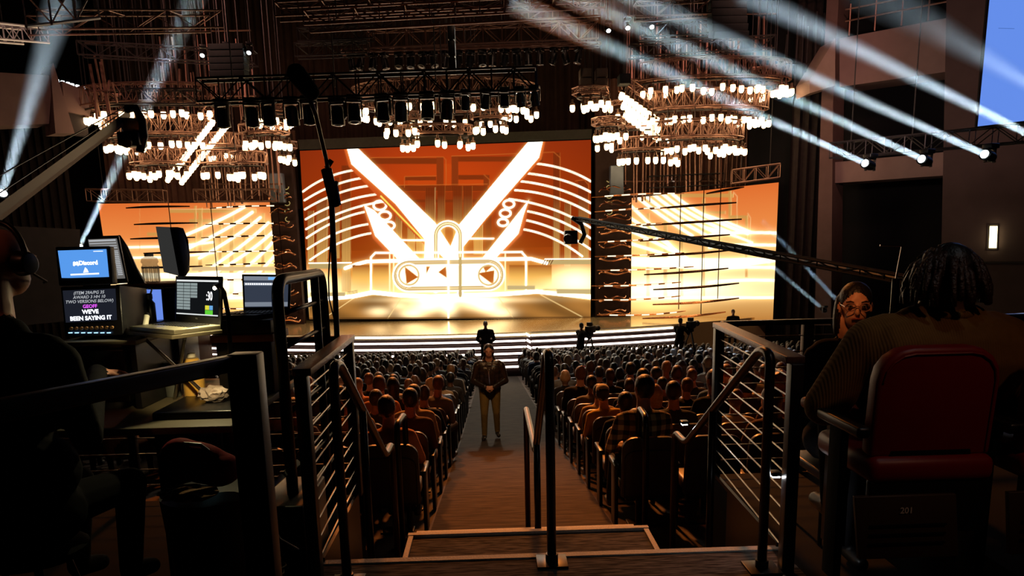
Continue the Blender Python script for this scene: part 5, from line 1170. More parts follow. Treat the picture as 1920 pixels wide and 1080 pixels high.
for a, b in ((hl+fr*.2, hr+fr*.05), (hr+fr*.2, hl+fr*.05)):
    m = MB(); m.rod(a+V((0, 0, -.045)), V((b.x, b.y, DZ)), .009, 8); m.build('leg', STEEL, t)
# second laptop
q0 = [P(455, 516, 4.42), P(545, 517, 4.38), P(543, 576, 4.34), P(457, 577, 4.38)]
t = thing('laptop', 'second open laptop with dark window, right of the countdown laptop', 'laptop', (q0[2]+q0[3])/2)
l2, q, n = slab('screen_lid', ((453, 514, 4.42), (545, 515, 4.38), (543, 582, 4.34), (456, 583, 4.38)), .012, BLACK, t)
qi = [quadpt(q, u, v) for u, v in ((.05, .06), (.96, .06), (.96, .9), (.05, .9))]
m = MB(); m.poly([p+n*.002 for p in qi]); m.build('display', emat('slate_display', (.035, .045, .07), 1), l2)
m = MB(); qrect(m, qi, n, 0, 0, 1, .13, .004); qrect(m, qi, n, 0, .2, .72, .3, .004); qrect(m, qi, n, 0, .84, 1, .98, .004); m.build('window_bars', emat('window_bar', (.2, .23, .28), 1), l2)
m = MB(); qtext(m, qi, n, 'Sol 5.5 (commanding)', .03, .25, .08, .006, 'LEFT', bold=.0003) if False else [qrect(m, qi, n, .03+.05*i, .225, .065+.05*i, .275, .006) for i in range(13)]; m.build('window_text', TXT, l2)
m = MB(); qrect(m, qi, n, .55, .02, .95, .11, .006); m.build('blue_bar', emat('bar_blue', (.15, .4, .8), 1.2), l2)
hl2, hr2 = q[3], q[2]; f2 = V((-.12, -.26, 0)); kb = MB(); kb.prism([hl2, hr2, hr2+f2, hl2+f2], (0, 0, -.025)); kbo = kb.build('keyboard_base', BLACK, t, bevel=.003)
m = MB()
for r_ in range(5):
    for c_ in range(11): m.box(hl2+(hr2-hl2)*(.07+.085*c_)+f2*(.14+.14*r_)+V((0, 0, .003)), (.016, .02, .005), M=rot_to(-f2))
m.build('keys', mat('key_brown', (.10, .08, .07), .35), kbo)
m = MB(); c = (hl2+hr2)/2+f2*.5; m.box(c+V((0, 0, -.065)), (.32, .3, .075)); tag(m.build('interface_box', BLACK, bevel=.006), 'black interface box under the second laptop', 'audio interface')
m = MB(); m.box((c.x, c.y, c.z-.125), (.34, .32, .04)); tag(m.build('cardboard_box', ORW, bevel=.003), 'thin orange box under the second laptop stack', 'box')
m = MB(); m.box((c.x, c.y, (c.z-.147+DZ)/2), (.3, .28, c.z-.147-DZ-.002)); tag(m.build('road_case', BLACK, bevel=.01), 'black road case under the second laptop stack', 'case')
# gooseneck lamp
t = thing('desk_lamp', 'black gooseneck desk lamp bent over the grey laptop', 'lamp', P(428, 672, 3.9)); t.location.z = DZ
gp = [V((t.location.x, t.location.y, DZ)), P(431, 640, 3.9), P(428, 590, 3.9), P(420, 548, 3.88), P(411, 535, 3.8)]
m = MB(); m.tube(gp, .012, 8); m.build('gooseneck', BLACKM, t, smooth=True)
m = MB(); m.rod(gp[-1]+V((.005, 0, .005)), gp[-1]+V((-.015, -.015, -.01)), .01, 10, .016); m.build('lamp_head', BLACKM, t)
m = MB(); m.lathe(V((t.location.x, t.location.y, DZ)), [(.06, 0), (.06, .015), (.02, .025)], 16); m.build('base', BLACKM, t)
m = MB(); m.ell(gp[-1]+V((-.018, -.018, -.013)), .009, 8, 6); m.build('bulb', emat('lamp_bulb', (1, .85, .5), 40), t)
li = bpy.data.lights.new('desk_lamp_light', 'SPOT'); lo = bpy.data.objects.new('desk_lamp_light', li); C.objects.link(lo); lo.location = gp[-1]+V((-.045, -.045, -.025)); lo.rotation_mode = 'QUATERNION'; lo.rotation_quaternion = V((0, 0, -1)).rotation_difference(V((-.5, -.25, -.7))); li.energy = DESK_W; li.color = (1, .82, .42); li.spot_size = 2.4; li.spot_blend = .5; li.shadow_soft_size = .02
# coffee cup, juice bottle, tissue
p = P(324, 715, 4.1); p.z = DZ
t = thing('coffee_cup', 'tall travel cup with black lid on the desk', 'cup', p); m = MB(); m.lathe(p, [(.042, 0), (.052, .15)], 20); m.build('cup_body', mat('grey_cup', (.10, .11, .1), .5), t, smooth='auto'); m = MB(); m.lathe(p, [(.056, .15), (.057, .17), (.05, .185), (.046, .19)], 20); m.build('lid', BLACK, t, smooth='auto')
p = P(366, 738, 3.95); p.z = DZ
t = thing('juice_bottle', 'clear bottle of orange juice on the desk edge', 'bottle', p)
m = MB(); m.lathe(p, [(.048, 0), (.052, .01), (.052, .15), (.045, .18), (.02, .215), (.017, .235)], 20); jm = glass('juice_plastic', (.95, .85, .6), .08, 1.2); jm.node_tree.nodes['Principled BSDF'].inputs['Alpha'].default_value = .14; m.build('bottle_wall', jm, t, smooth='auto')
m = MB(); m.lathe(p, [(.045, .003), (.049, .012), (.0497, .15), (.044, .178), (.03, .195)], 20); m.build('juice', mat('orange_juice', (1, .55, .04), .35, 0, .05), t, smooth='auto'); t.scale = (1.08, 1.08, 1.16)
m = MB(); m.lathe(p, [(.02, .233), (.02, .252), (.017, .255)], 14); m.build('cap', mat('white_cap', (.8, .8, .75), .4), t, smooth='auto')
def crumple(name, lab, cat, c, r, m_, seed, flat=.45, sub=3):
    rr = random.Random(seed); bm = bmesh.new(); bmesh.ops.create_icosphere(bm, subdivisions=sub, radius=1)
    for v in bm.verts:
        k = 1+rr.uniform(-.22, .22); v.co = V((v.co.x*r[0]*k, v.co.y*r[1]*k, v.co.z*r[2]*k))
    me = bpy.data.meshes.new(name); bm.to_mesh(me); bm.free(); me.materials.append(m_); o = bpy.data.objects.new(name, me); C.objects.link(o); o.location = c
    return tag(o, lab, cat)
TIS = mat('tissue_white', (.6, .5, .45), .9, 0, .1)
crumple('crumpled_tissue', 'crumpled white tissue beside the juice bottle', 'tissue', P(400, 738, 3.75)+V((0, 0, .0)), (.07, .05, .04), TIS, 3)
crumple('food_wrapper', 'crumpled tan wrapper on the desk near the cup', 'wrapper', P(290, 690, 4.1), (.08, .05, .03), mat('tan_paper', (.5, .32, .14), .8), 8)
# computer case, bag, bin
t = thing('road_case', 'tall black equipment case with lit label under the desk end', 'case', (-1.45, 3.6, -1.65)); m = MB(); zt = P(400, 752, 3.75).z; m.box((-1.42, 3.72, (zt-1.65)/2), (.42, .42, zt+1.65)); m.build('case_body', BLACK, t, bevel=.012)
m = MB(); p = P(384, 797, 3.5); 
for dz in (0, .012): m.box((p.x, 3.505, p.z-dz), (.07-.0*dz, .004, .006))
m.box((p.x-.03, 3.505, p.z+.016), (.012, .004, .008)); m.build('lit_label', emat('cyan_label', (.4, .75, .8), 1.5), t)
RED = mat('red_fabric', (.3, .008, .012), .75, 0, .3, 14, .3)
t = thing('bag', 'dark red fabric bag slumped on the black bin', 'bag', P(375, 915, 3.0)); c = P(378, 868, 3.0)
bb = Body(); bb.e(c, (.14, .08, .085), 'a', Matrix.Rotation(.35, 3, 'Y')); bb.e(c+V((.07, 0, -.03)), (.09, .09, .07), 'a'); bb.e(c+V((-.08, 0, .02)), (.09, .07, .09), 'a'); me, _ = bb.mesh('bag_body', {'a': RED}, .012, 2)
o = bpy.data.objects.new('bag_body', me); C.objects.link(o); put(o, t)
m = MB(); m.tube([c+V((-.05, -.08, .08)), c+V((-.02, -.1, .11)), c+V((.04, -.09, .1)), c+V((.06, -.07, .07))], .008, 6); m.build('strap', BLACK, t)
t = thing('bin', 'black waste bin beneath the red bag', 'bin', (c.x, 3.0, -1.65)); zb = P(378, 925, 3.0).z; m = MB(); m.lathe((c.x+.02, 3.02, -1.65), [(.15, 0), (.2, zb+1.65), (.19, zb+1.65)], 24); m.build('bin_body', BLACK, t, smooth='auto')
crumple('paper_bag', 'crumpled brown paper bag on the bin below the red bag', 'paper bag', P(352, 925, 2.82), (.11, .06, .03), mat('brown_paper', (.42, .24, .11), .8, 0, .3, 20, .4), 21)
# cable and small kit on the platform floor
def curve_thing(name, lab, cat, pts, r, m_): m = MB(); m.tube(pts, r, 6); return tag(m.build(name, m_, smooth=True), lab, cat)
curve_thing('coiled_cable', 'coiled black cable on the floor behind the left guard rail', 'cable', [V((-1.18+.16*math.cos(a*.7)+.01*math.sin(a*3), 3.35+.16*math.sin(a*.7), -1.63+.004*a)) for a in range(40)], .008, BLACKM)
curve_thing('cable', 'thin grey cable looping down beside the heavy near post', 'cable', [P(497, 880, 3.2), P(500, 960, 3.2), P(525, 1010, 3.2), P(560, 1030, 3.25)], .004, mat('grey_cable', (.4, .4, .4), .4))
curve_thing('cable', 'black cable hanging from the monitor shelf to the desk', 'cable', [P(232, 560, 4.1), P(240, 590, 4.1), P(250, 615, 4.1), P(262, 640, 4.05)], .006, BLACKM)
t = thing('power_strip', 'grey metal power strip angled on the case behind the near post', 'power strip', P(530, 900, 3.7)); m = MB(); a, b = P(503, 915, 3.55), P(558, 868, 3.9); m.rod(a, b, .022, 4); m.build('strip_body', mat('grey_metal', (.35, .36, .36), .35, .6), t)
m = MB()
for i in range(5): m.box(a+(b-a)*(i+.5)/5+V((0, -.02, .02)), (.02, .02, .012))
m.build('socket', BLACK, t)
m = MB(); p = P(530, 905, 3.75); m.box((p.x, 3.8, (p.z-1.65)/2-.03), (.3, .5, p.z+1.65-.06)); tag(m.build('equipment_case', BLACK, bevel=.012), 'low black equipment case behind the left guard rail', 'case')
# ============================================================ MICROPHONE ON A BOOM
t = thing('microphone_stand', 'tall black microphone boom clamped to the left guard rail', 'microphone stand', (-.93, 4.84, -.56))
pb = P(632, 636, 4.84); pc = P(621, 352, 4.84); m = MB(); m.rod(pb, pc, .018, 10); m.build('pole', BLACKM, t, smooth='auto')
pm = P(572, 165, 4.2); m = MB(); m.tube([pc+V((0, 0, -.05)), P(612, 300, 4.72), P(592, 215, 4.4), pm], .013, 8); m.build('boom', BLACKM, t, smooth=True)
m = MB(); m.rod(P(612, 318, 4.74), P(628, 385, 4.84), .034, 10); m.rod(P(622, 300, 4.76), P(612, 316, 4.76), .016, 8); m.rod(P(612, 340, 4.8), P(634, 345, 4.8), .015, 8); m.build('clamp', BLACK, t)
m = MB(); m.rod(P(626, 340, 4.8), P(634, 385, 4.8), .02, 8); m.build('counterweight', BLACK, t)
d = (P(546, 128, 4.1)-P(592, 180, 4.25)); m = MB(); m.cap(P(583, 172, 4.22), .045, P(556, 138, 4.12), .05, 14); m.build('windscreen', mat('foam_black', (.008, .008, .009), .95, 0, .3, 60, .5), t, smooth=True)
curve_thing('microphone_cable', 'thin black cable hanging from the microphone boom clamp', 'cable', [P(627, 380, 4.83), P(620, 450, 4.82), P(616, 520, 4.81), P(617, 560, 4.81), P(627, 600, 4.82)], .005, BLACKM)
# ============================================================ CAMERA CRANES
t = thing('camera_crane', 'long dark camera crane arm reaching up from the left edge', 'camera crane', P(-60, 430, 8)); a, b = P(-70, 432, 8), P(238, 208, 12)
m = MB(); m.prism([a, b, b+V((0, 0, -.07)), a+V((0, 0, -.08))], (0, .1, 0)); m.build('crane_arm', BLACK, t)
m = MB(); m.prism([a+V((0, -.01, -.08)), b+V((0, -.01, -.07)), b+V((0, -.01, -.13)), a+V((0, -.01, -.15))], (0, .08, 0)); m.build('arm_lit_edge', mat('crane_lit_edge_tan', (.12, .085, .06), .5, .5), t)  # lighter tan strip stands in for the lit lower edge of the arm
for k in (0, 1): m = MB(); m.rod(a+V((0, 0, .12+.2*k)), b+V((0, 0, .02+.05*k)), .008, 5); m.build('tension_cable', BLACKM, t)
m = MB(); m.tube([P(236, 205, 12), P(254, 203, 12), P(266, 225, 12), P(270, 255, 12), P(262, 285, 12)], .06, 10); m.build('head_yoke', BLACK, t, smooth=True)
m = MB(); m.box(P(248, 262, 12), (.32, .3, .2)); m.rod(P(240, 262, 11.9), P(236, 268, 11.7), .08, 12); h_ = m.build('crane_camera', BLACK, t, bevel=.02)
m = MB(); m.lathe(P(246, 236, 12), [(.0, -.12), (.12, -.1), (.15, 0), (.12, .1), (.0, .12)], 14); m.build('head_dome', mat('grey_dome', (.3, .3, .32), .3), t, smooth=True)
t = thing('camera_crane', 'long thin camera crane arm sweeping in from the right over the crowd', 'camera crane', P(1690, 535, 10)); a, b = P(1715, 528, 10), P(1082, 410, 24)
m = MB(); truss_mb(a, b, .10, .12, .5, .02, m); m.build('crane_arm', MATTE, t)
m = MB(); m.rod(a, b, .022, 6, .05); m.build('arm_core', BLACK, t)
m = MB(); m.tube([P(1072, 408, 24), P(1090, 420, 24), P(1096, 440, 24), P(1088, 456, 24)], .07, 8); m.build('head_yoke', BLACK, t, smooth=True)
m = MB(); p = P(1070, 445, 24); m.box(p, (.4, .4, .42)); m.rod(p+V((-.1, -.2, 0)), p+V((-.15, -.5, -.05)), .13, 12); m.build('crane_camera', BLACK, t, bevel=.02)
t = thing('crane_tripod', 'slim black tripod carrying the right camera crane arm', 'tripod', (P(1680, 560, 10).x, 10, zf(10)))
c = P(1680, 522, 10); m = MB(); m.rod(c, V((c.x, 10, zf(10)+.5)), .05, 8); m.build('column', BLACKM, t)
for i in range(3): a_ = i*2.094+.4; m = MB(); m.rod((c.x, 10, c.z-.4), (c.x+.8*math.cos(a_), 10+.8*math.sin(a_), zf(10)), .03, 6); m.build('leg', BLACKM, t)
m = MB(); m.tube([c, P(1691, 462, 10), P(1650, 460, 10)], .014, 6); m.build('monitor_arm', STEEL, t)
# ============================================================ FOREGROUND PEOPLE AND SEATS
BSH = mat('black_shirt', (.006, .006, .007), .9, 0, .3, 12, .2); 
hc = P(10, 492, 3.0); yaw = .22
R_ = Matrix.Rotation(math.pi-yaw, 3, 'Z')      # local -Y becomes facing direction
pf = V((hc.x-.03, 3.0-.03, -1.65)); L = lambda x, y, z: R_ @ V((x, y, z))
H = hc.z+1.65
b = Body(); hip = .62
b.c(L(-.1, .02, hip), .15, L(.1, .02, hip), .15, 'pants'); b.c(L(0, .02, hip), .17, L(0, .06, 1.05), .17, 'top'); b.c(L(-.16, .06, 1.1), .15, L(.16, .06, 1.1), .15, 'top'); b.c(L(-.12, .04, .8), .15, L(.12, .04, .8), .15, 'top'); b.c(L(-.22, .05, 1.26), .095, L(.22, .05, 1.26), .095, 'top'); b.c(L(-.08, .06, 1.34), .08, L(.08, .06, 1.34), .08, 'top'); b.c(L(0, .05, 1.3), .085, L(0, .02, H-.03), .065, 'skin')
handw = P(212, 692, 3.62)-pf; wr = handw-V((.03, .09, 0)); el = L(-.30, -.02, .93); sh = L(-.27, .04, 1.24)
b.c(sh, .08, el, .06, 'top'); b.c(el, .058, wr, .042, 'top'); add_hand(b, wr, V((.45, .85, -.12)), V((0, -.1, -1)), 1, .45, 'skin', 1.05)
b.chain([L(.22, .04, 1.26), L(.3, -.02, .95), L(.18, -.32, .80)], [.08, .06, .045], 'top'); add_hand(b, L(.18, -.32, .80), L(-.2, -1, 0), (0, 0, -1), -1, .4)
for q in (-1, 1):
    b.c(L(q*.1, 0, hip), .1, L(q*.14, -.42, .6), .075, 'pants'); b.c(L(q*.14, -.42, .6), .07, L(q*.14, -.36, .2), .05, 'pants'); b.c(L(q*.14, -.36, .2), .05, L(q*.14, -.5, .16), .04, 'shoe')
hcl = V((hc.x, 3.0, hc.z))-pf; add_head(b, hcl, math.pi-yaw, .15, 1.08, 'bald')
OPSK = mat('operator_skin', (.5, .24, .16), .5, 0, .08, 20)
me, _ = b.mesh('operator', {'skin': OPSK, 'top': BSH, 'pants': MATTE, 'shoe': MATTE}, .011, 2)
op = bpy.data.objects.new('person', me); C.objects.link(op); op.location = pf; tag(op, 'bald person in black shirt and headphones at the control desk', 'person')
def headphones(par, c, rot, s=1.0):
    M = rot; c = V(c)
    m = MB(); m.tube([c+M @ V((.1*s*math.cos(a), .01, .02+.125*s*math.sin(a))) for a in [math.pi*i/14 for i in range(15)]], .011*s, 8); o = m.build('headphones', BLACK, par, smooth=True)
    for q in (-1, 1):
        m = MB(); m.rod(c+M @ V((q*.07*s, .01, -.005)), c+M @ V((q*.118*s, .01, -.005)), .048*s, 18, .04*s); e = m.build('ear_cup', BLACK, o, bevel=.006)
    return o
hp = headphones(op, V((hc.x, 3.0, hc.z)), Matrix.Rotation(math.pi-yaw, 3, 'Z'), 1.05)
m = MB(); e = V((hc.x, 3.0, hc.z)); MM = Matrix.Rotation(math.pi-yaw, 3, 'Z'); m.tube([e+MM @ V((-.11, -.0, -.04)), e+MM @ V((-.1, -.08, -.08)), e+MM @ V((-.05, -.12, -.085))], .005, 6); m.build('headset_microphone', BLACK, hp)
t = thing('stool', 'black stool under the person at the control desk', 'stool', pf); m = MB(); m.lathe((pf.x, pf.y, -1.65+.42), [(.19, 0), (.2, .03), (.17, .055)], 24); m.build('seat', MATTE, t, smooth='auto')
for i in range(4): a_ = i*math.pi/2+.6; m = MB(); m.rod((pf.x+.1*math.cos(a_), pf.y+.1*math.sin(a_), -1.23), (pf.x+.2*math.cos(a_), pf.y+.2*math.sin(a_), -1.65), .014, 8); m.build('leg', BLACKM, t)
# ribbed sweater
def ribbed(name, col):
    m_ = mat(name, col, .9, 0, .2, 30, .1); nt = m_.node_tree; b_ = nt.nodes['Principled BSDF']; wv = nt.nodes.new('ShaderNodeTexWave'); wv.inputs['Scale'].default_value = 34; wv.inputs['Distortion'].default_value = .6; tc_ = nt.nodes.new('ShaderNodeTexCoord')
    nt.links.new(tc_.outputs['Object'], wv.inputs['Vector']); bp = nt.nodes.new('ShaderNodeBump'); bp.inputs['Strength'].default_value = .3; bp.inputs['Distance'].default_value = .004; nt.links.new(wv.outputs['Fac'], bp.inputs['Height']); nt.links.new(bp.outputs[0], b_.inputs['Normal']); return m_
SW = ribbed('olive_brown_sweater', (.2, .105, .03))
hc = P(1772, 522, 2.84); g = V((hc.x+.0, 2.84, -1.305)); z0 = hc.z+1.305
b = Body()
b.c((-.12, .03, .60), .17, (.12, .03, .60), .17, 'pants'); b.c((0, .03, .66), .2, (0, .03, .85), .2, 'top'); b.c((-.15, .01, .82), .19, (.15, .01, .82), .19, 'top'); b.c((-.22, .02, z0-.235), .105, (.22, .02, z0-.235), .105, 'top'); b.c((-.1, 0, z0-.18), .085, (.1, 0, z0-.18), .085, 'top'); b.c((0, 0, z0-.2), .09, (0, .01, z0-.02), .075, 'skin')
for q in (-1, 1):
    el = V((q*.41, .06, z0-.5)); b.c((q*.26, .02, z0-.25), .105, el, .085, 'top'); w_ = V((q*.24, .36, z0-.52)); b.c(el, .085, w_, .05, 'top'); add_hand(b, w_, (-q*.3, 1, 0), (0, 0, -1), q, .5)
    b.c((q*.14, 0, .56), .13, (q*.18, .44, .52), .09, 'pants'); b.c((q*.18, .44, .5), .085, (q*.18, .42, .1), .06, 'pants'); b.c((q*.18, .44, .05), .05, (q*.18, .6, .04), .04, 'shoe')
add_head(b, (0, .0, z0), math.pi, .1, 1.02, 'short')
me, _ = b.mesh('big_man', {'skin': SKIN[3], 'hair': HAIR[0], 'top': SW, 'pants': PANTS, 'shoe': SHOE}, .013, 2)
bm_ = bpy.data.objects.new('person', me); C.objects.link(bm_); bm_.location = g; tag(bm_, 'large person with short locks in brown ribbed sweater on the red seat', 'person')
m = MB(); rr = random.Random(4); HC = V((hc.x, 2.84, hc.z))
for i in range(190):
    u = rr.uniform(-.3, 1); th = rr.uniform(0, 2*math.pi); s_ = math.sqrt(max(0, 1-u*u)); d = V((math.cos(th)*s_, math.sin(th)*s_, u))
    if d.y > .75 and d.z < .5: continue
    p0 = HC+V((d.x*.104, d.y*.108-.005, .02+d.z*.108)); ln = rr.uniform(.07, .12); p1 = p0+V((d.x, d.y, .2))*.022+V((0, 0, -.02)); p2 = p1+V((d.x*.02, d.y*.02, -ln*.5)); p3 = p2+V((rr.uniform(-.01, .01), -.003, -ln*.5))
    p3.z = max(p3.z, HC.z-.095); m.tube([p0, p1, p2, p3], [.012, .0125, .011, .007], 6)
lk = m.build('hair_locks', HAIR[1] and mat('locks_brown', (.035, .015, .01), .4, 0, .5, 80, .5), bm_, smooth=True)
headphones(bm_, HC+V((0, -.01, -.03)), Matrix.Rotation(math.pi, 3, 'Z'), 1.08)
m = MB(); m.tube(arc((g.x, 2.85, hc.z-.135), .105, 0, 2*math.pi, 20, 0, .1), .016, 8); m.build('sweater_collar', SW, bm_, smooth=True)
# woman with glasses
wc = P(1604, 574, 3.9); g = V((wc.x, 3.95, -1.65)); b = Body(); zz = wc.z+1.65; yw = -.35
b.c((-.09, 0, .55), .13, (.09, 0, .55), .13, 'pants'); b.c((0, 0, .55), .14, (0, 0, zz-.35), .14, 'top'); b.c((-.13, 0, zz-.25), .075, (.13, 0, zz-.25), .075, 'top'); b.c((0, 0, zz-.24), .06, (0, 0, zz-.05), .05, 'skin')
for q in (-1, 1):
    b.chain([(q*.18, 0, zz-.27), (q*.24, -.02, zz-.55), (q*.12, -.25, zz-.6)], [.06, .048, .035], 'top'); add_hand(b, V((q*.12, -.25, zz-.6)), (-q*.2, -1, 0), (0, 0, -1), -q, .5)
    b.c((q*.09, 0, .53), .1, (q*.12, -.42, .5), .07, 'pants'); b.c((q*.12, -.42, .5), .062, (q*.12, -.38, .1), .045, 'pants'); b.c((q*.12, -.38, .05), .04, (q*.12, -.52, .04), .035, 'shoe')
M, T = add_head(b, (0, -.05, zz), yw, .08, .98, 'short', 'skin', 'hair')
b.e(T(0, .07, -.1), (.085, .04, .13), 'hair', M); b.e(T(-.088, .035, -.06), (.018, .04, .11), 'hair', M)
FSK = mat('face_skin', (.62, .3, .2), .5, 0, .06, 20)
me, _ = b.mesh('woman', {'skin': FSK, 'hair': HAIR[0], 'top': CL['black'], 'pants': PANTS, 'shoe': SHOE}, .009, 2)
wo_ = bpy.data.objects.new('person', me); C.objects.link(wo_); wo_.location = g; tag(wo_, 'person with glasses and brown hair facing the camera behind the sweater shoulder', 'person')
TW = lambda x, y, z: g + T(x, y, z)
m = MB()
for q in (-1, 1): m.tube([TW(q*.036+.027*math.cos(a), -.106, .012+.022*math.sin(a)) for a in [2*math.pi*i/18 for i in range(18)]], .0028, 5, closed=True); m.rod(TW(q*.063, -.104, .015), TW(q*.082, .0, .015), .0022, 5)
m.tube([TW(-.01, -.108, .014), TW(0, -.112, .018), TW(.01, -.108, .014)], .0025, 5); m.build('glasses', mat('clear_red_frame', (.5, .25, .2), .15, .3), wo_)
m = MB()
for q in (-1, 1): m.ell(TW(q*.034, -.081, .012), (.014, .01, .008), 10, 6)
m.build('eyes', mat('eye_white', (.35, .25, .2), .2, 0, .05), wo_, smooth=True)
m = MB()
for q in (-1, 1): m.ell(TW(q*.034, -.090, .012), (.0055, .004, .0055), 8, 6)
m.build('pupils', BLACK, wo_)
m = MB()
for q in (-1, 1): m.tube([TW(q*.018, -.088, .034), TW(q*.036, -.09, .041), TW(q*.055, -.078, .034)], .0035, 5)
m.build('eyebrows', HAIR[1], wo_)
m = MB(); m.tube([TW(-.024, -.092, -.055), TW(0, -.101, -.05), TW(.024, -.092, -.055)], .006, 6); m.build('lips', mat('lips', (.45, .1, .08), .4), wo_, smooth=True)
t = thing('chair', 'black chair under the person with glasses', 'chair', g); m = MB(); m.box((g.x, 3.95, -1.65+.4), (.42, .42, .05)); m.build('seat', BLACK, t, bevel=.01)
m = MB(); m.box((g.x, 4.17, -1.65+.7), (.4, .04, .4)); m.build('backrest', BLACK, t, bevel=.01)
for x in (-.18, .18):
    for y in (-.18, .18): m = MB(); m.rod((g.x+x, 3.95+y, -1.65), (g.x+x, 3.95+y, -1.28), .012, 6); m.build('leg', BLACKM, t)
# red seats of the back row
REDL = mat('dark_red_leather', (.24, .006, .008), .42, 0, .12, 12, .05); PANB = mat('seat_panel_brown', (.06, .035, .022), .5, 0, .15)
def red_seat(cx, lab, num, Y=2.55, sc=1.0):
    F = -1.305; t = thing('arena_seat', lab, 'seat', (cx, Y, F)); c = P(1760, 650, Y); zt = c.z
    def rnd(w0, w1, zb, z1, r):
        out = [(-w0/2, zb), (w0/2, zb)]
        for k in range(5): a = math.radians(90*k/4); out.append((w1/2-r+r*math.cos(a), z1-r+r*math.sin(a)))
        for k in range(5): a = math.radians(90+90*k/4); out.append((-w1/2+r+r*math.cos(a), z1-r+r*math.sin(a)))
        return out
    sh = rnd(.44, .44, zt-.40, zt, .12); m = MB(); m.prism([(cx+x, Y-.03-.08*(z-zt), z) for x, z in sh], (0, .07, .006)); m.build('backrest', REDL, t, bevel=.016)
    m = MB(); m.tube([(cx+x, Y-.033-.08*(z-zt), z) for x, z in rnd(.4, .4, zt-.38, zt-.02, .1)[1:]], .004, 6); m.build('piping', REDL, t)
    m = MB(); m.box((cx, Y+.2, F+.47), (.46, .46, .1)); m.build('seat', REDL, t, bevel=.035)
    m = MB(); m.box((cx, Y+.0, F+.33), (.44, .03, .2)); m.box((cx, Y+.02, F+.45), (.3, .04, .3)); m.build('back_shell', BLACK, t, bevel=.005)
    m = MB(); a, b_ = F+.38, F+.14
    m.prism([(cx-.28, Y-.03, a), (cx+.09, Y-.03, a), (cx+.12, Y-.03, b_), (cx-.25, Y-.03, b_)], (0, .02, 0)); pn = m.build('lower_panel', PANB, t, bevel=.003)
    m = MB()
    for k in range(3): m.box((cx-.08, Y-.035, F+.27-.035*k), (.28, .006, .007))
    m.build('vent_slot', BLACK, pn)
    m = MB(); addtext(m, num, (cx-.09, Y-.0355, F+.325), (1, 0, 0), (0, 0, 1), .032, 'CENTER', 0, .0006); m.build('seat_number', mat('number_print', (.75, .72, .68), .5, 0, .03), pn)
    for s_ in (-1, 1):
        m = MB(); m.box((cx+s_*.27, Y+.12, F+.62), (.05, .34, .04)); m.build('armrest', BLACK, t, bevel=.012)
        m = MB(); m.box((cx+s_*.27, Y+.14, F+.3), (.03, .1, .6)); m.build('side_support', MATTE, t, bevel=.005)
    return t
cx0 = P(1752, 760, 2.55).x
red_seat(cx0, 'dark red padded seat numbered 201 holding the large person', '201')
red_seat(cx0+.56, 'dark red padded seat at the right frame edge, number cut off', '202')
red_seat(cx0-.58, 'dark red folded seat left of seat 201', '200') if False else None
t = thing('folded_seat', 'dark red folded seat cushion left of the large person', 'seat', P(1575, 800, 3.0)); c = P(1576, 764, 3.0); t.location.z = -1.65+.345
m = MB(); m.box(c, (.2, .3, .05), .15); m.build('cushion', REDL, t, bevel=.02)
m = MB(); m.box((c.x, c.y, (c.z-1.305)/2-.01), (.06, .1, c.z+1.305-.03)); m.build('support', BLACKM, t)
t = thing('balcony_lights', 'short row of bright white lamps on the left balcony ledge', 'lamp row', PP(138, 166, lw_o, lw_n))
for i in range(6):
    x_ = 108+i*9.5+random.uniform(-1, 1); q_ = [PP(x_+dx, 148+i*2.6+dy, lw_o-lw_n*2, lw_n) for dx, dy in ((-2.5, 0), (3, 1), (4, 6), (-1, 6))]
    m = MB(); m.prism(q_, -lw_n*.15); m.build('lamp', emat('cold_lamp', (.85, .93, 1), 2.2), t)
# pale rail light line at the far right
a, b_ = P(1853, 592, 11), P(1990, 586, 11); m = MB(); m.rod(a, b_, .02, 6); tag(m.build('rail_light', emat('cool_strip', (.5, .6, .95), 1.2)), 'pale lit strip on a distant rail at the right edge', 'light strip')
m = MB(); m.box(((a.x+b_.x)/2, 11.1, (a.z+zf(11))/2-.03), (b_.x-a.x, .08, a.z-zf(11)-.06)); tag(m.build('rail_wall', MATTE), 'low dark wall under the pale lit strip at the right edge', 'low wall')
# jacket emblem on the second row person, plaid shirt
# ============================================================ LIGHT
def lamp(kind, loc, e, col, size=.3, aim=None, ang=60, blend=.8, nm='stage_and_fill_lamp'):
    li = bpy.data.lights.new(nm, kind); lo = bpy.data.objects.new(nm, li); C.objects.link(lo); lo.location = loc; li.energy = e; li.color = col
    if kind == 'AREA': li.size = size
    else: li.shadow_soft_size = size
    if aim is not None: lo.rotation_mode = 'QUATERNION'; lo.rotation_quaternion = V((0, 0, -1)).rotation_difference(V(aim)-V(loc))
    if kind == 'SPOT': li.spot_size = math.radians(ang); li.spot_blend = blend
    return lo
lamp('SPOT', (1.5, 21, 8), 14000, (1, .28, .045), .5, (2.4, 9.2, -2), 32)          # amber front light on the rear rows
lamp('SPOT', (-3, 21, 8), 10000, (1, .26, .045), .5, (-1.8, 9.4, -2), 28)
lamp('SPOT', (6.5, 30, 9), 16000, (.62, .80, 1), .4, (6.6, 22, -4), 24)          # cool wash, middle right
lamp('SPOT', (0, 33, 9), 9000, (.95, .88, .72), .5, (0, 22, -4), 64)
lamp('SPOT', (0, 3.6, 6.5), 1400, (1, .5, .2), .4, (0, 13.2, -2.4), 18)            # amber light over the stair towards the aisle
lamp('SPOT', (.6, 14, 9), 500, (1, .72, .42), .5, (.3, 13.5, -3), 22)
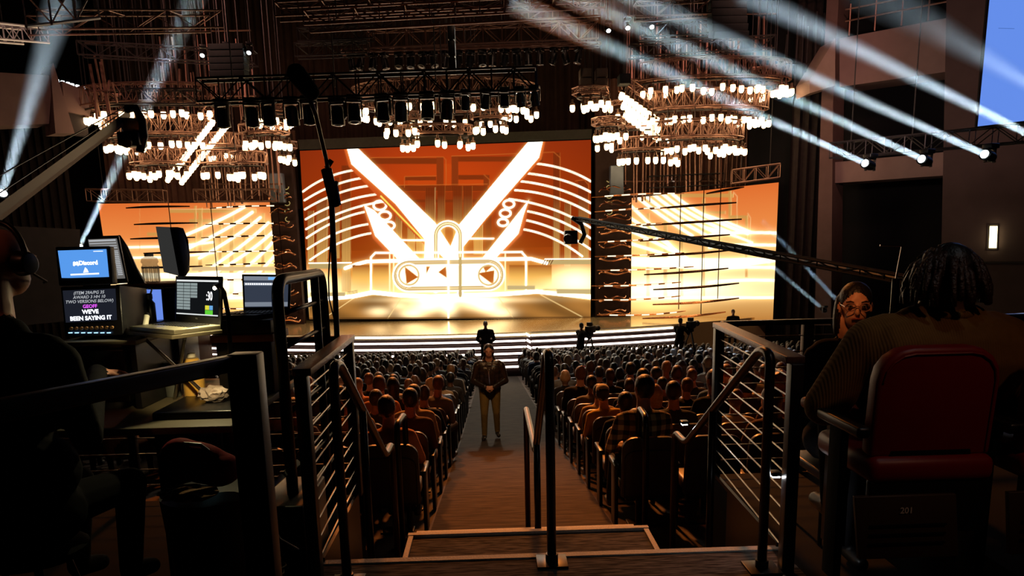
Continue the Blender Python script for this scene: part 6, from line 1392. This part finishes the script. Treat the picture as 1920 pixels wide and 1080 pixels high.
lamp('SPOT', (-12, 22, 13), 3500, (1, .45, .34), .5, (-12, 36, 6), 56)            # warm wash on the lamp rigs
lamp('SPOT', (11, 22, 13), 3500, (1, .45, .34), .5, (12, 36, 6), 56)
lamp('SPOT', (2, 22, 13), 700, (1, .6, .4), .5, (0, 35, 11), 70)
lamp('SPOT', (8, 20, 4), 2300, (1, .62, .52), .6, (17, 31, 6), 60)                # right wall
lamp('SPOT', (-9, 20, 4), 850, (1, .5, .38), .6, (-18, 31, 6), 50)
lamp('SPOT', (2.3, 2.0, 2.6), 20, (.9, .97, 1), .05, (.4, 3.7, -1.7), 36, .9)
lamp('SPOT', (-1.08, 2.7, .0), 60, (1, .74, .34), .03, (-1.62, 3.95, -.72), 24, .9)      # added unseen warm spot to brighten the desk edge
lamp('SPOT', (2.6, .2, 2.2), 30, (1, .5, .3), .1, (1.75, 2.6, -.55), 22, .9)  # added unseen spot brightening the red seat of the back row
lamp('SPOT', (-3.0, 1.2, 2.2), 26, (1, .3, .16), .05, (-2.0, 3.0, -.05), 12, .9)      # added dim red spot to brighten the desk operator's head       
lamp('SPOT', (.4, 1.5, 1.9), 190, (1, .36, .10), .05, (1.9, 3.9, -.25), 8, .8)  # added narrow amber spot on the face of the woman with glasses
bpy.context.scene.world = bpy.data.worlds.new('world'); w_ = bpy.context.scene.world; w_.use_nodes = True
w_.node_tree.nodes['Background'].inputs[0].default_value = (.012, .009, .010, 1); w_.node_tree.nodes['Background'].inputs[1].default_value = 0
sc_ = bpy.context.scene; sc_.view_settings.view_transform = 'Standard'; sc_.view_settings.look = 'None'; sc_.view_settings.exposure = 0; sc_.view_settings.gamma = 1
sc_.cycles.max_bounces = 5; sc_.cycles.diffuse_bounces = 2; sc_.cycles.glossy_bounces = 3; sc_.cycles.transmission_bounces = 6; sc_.cycles.transparent_max_bounces = 8; sc_.cycles.volume_bounces = 0
sc_.cycles.sample_clamp_indirect = 4; sc_.cycles.use_denoising = True; sc_.cycles.caustics_reflective = False; sc_.cycles.caustics_refractive = False
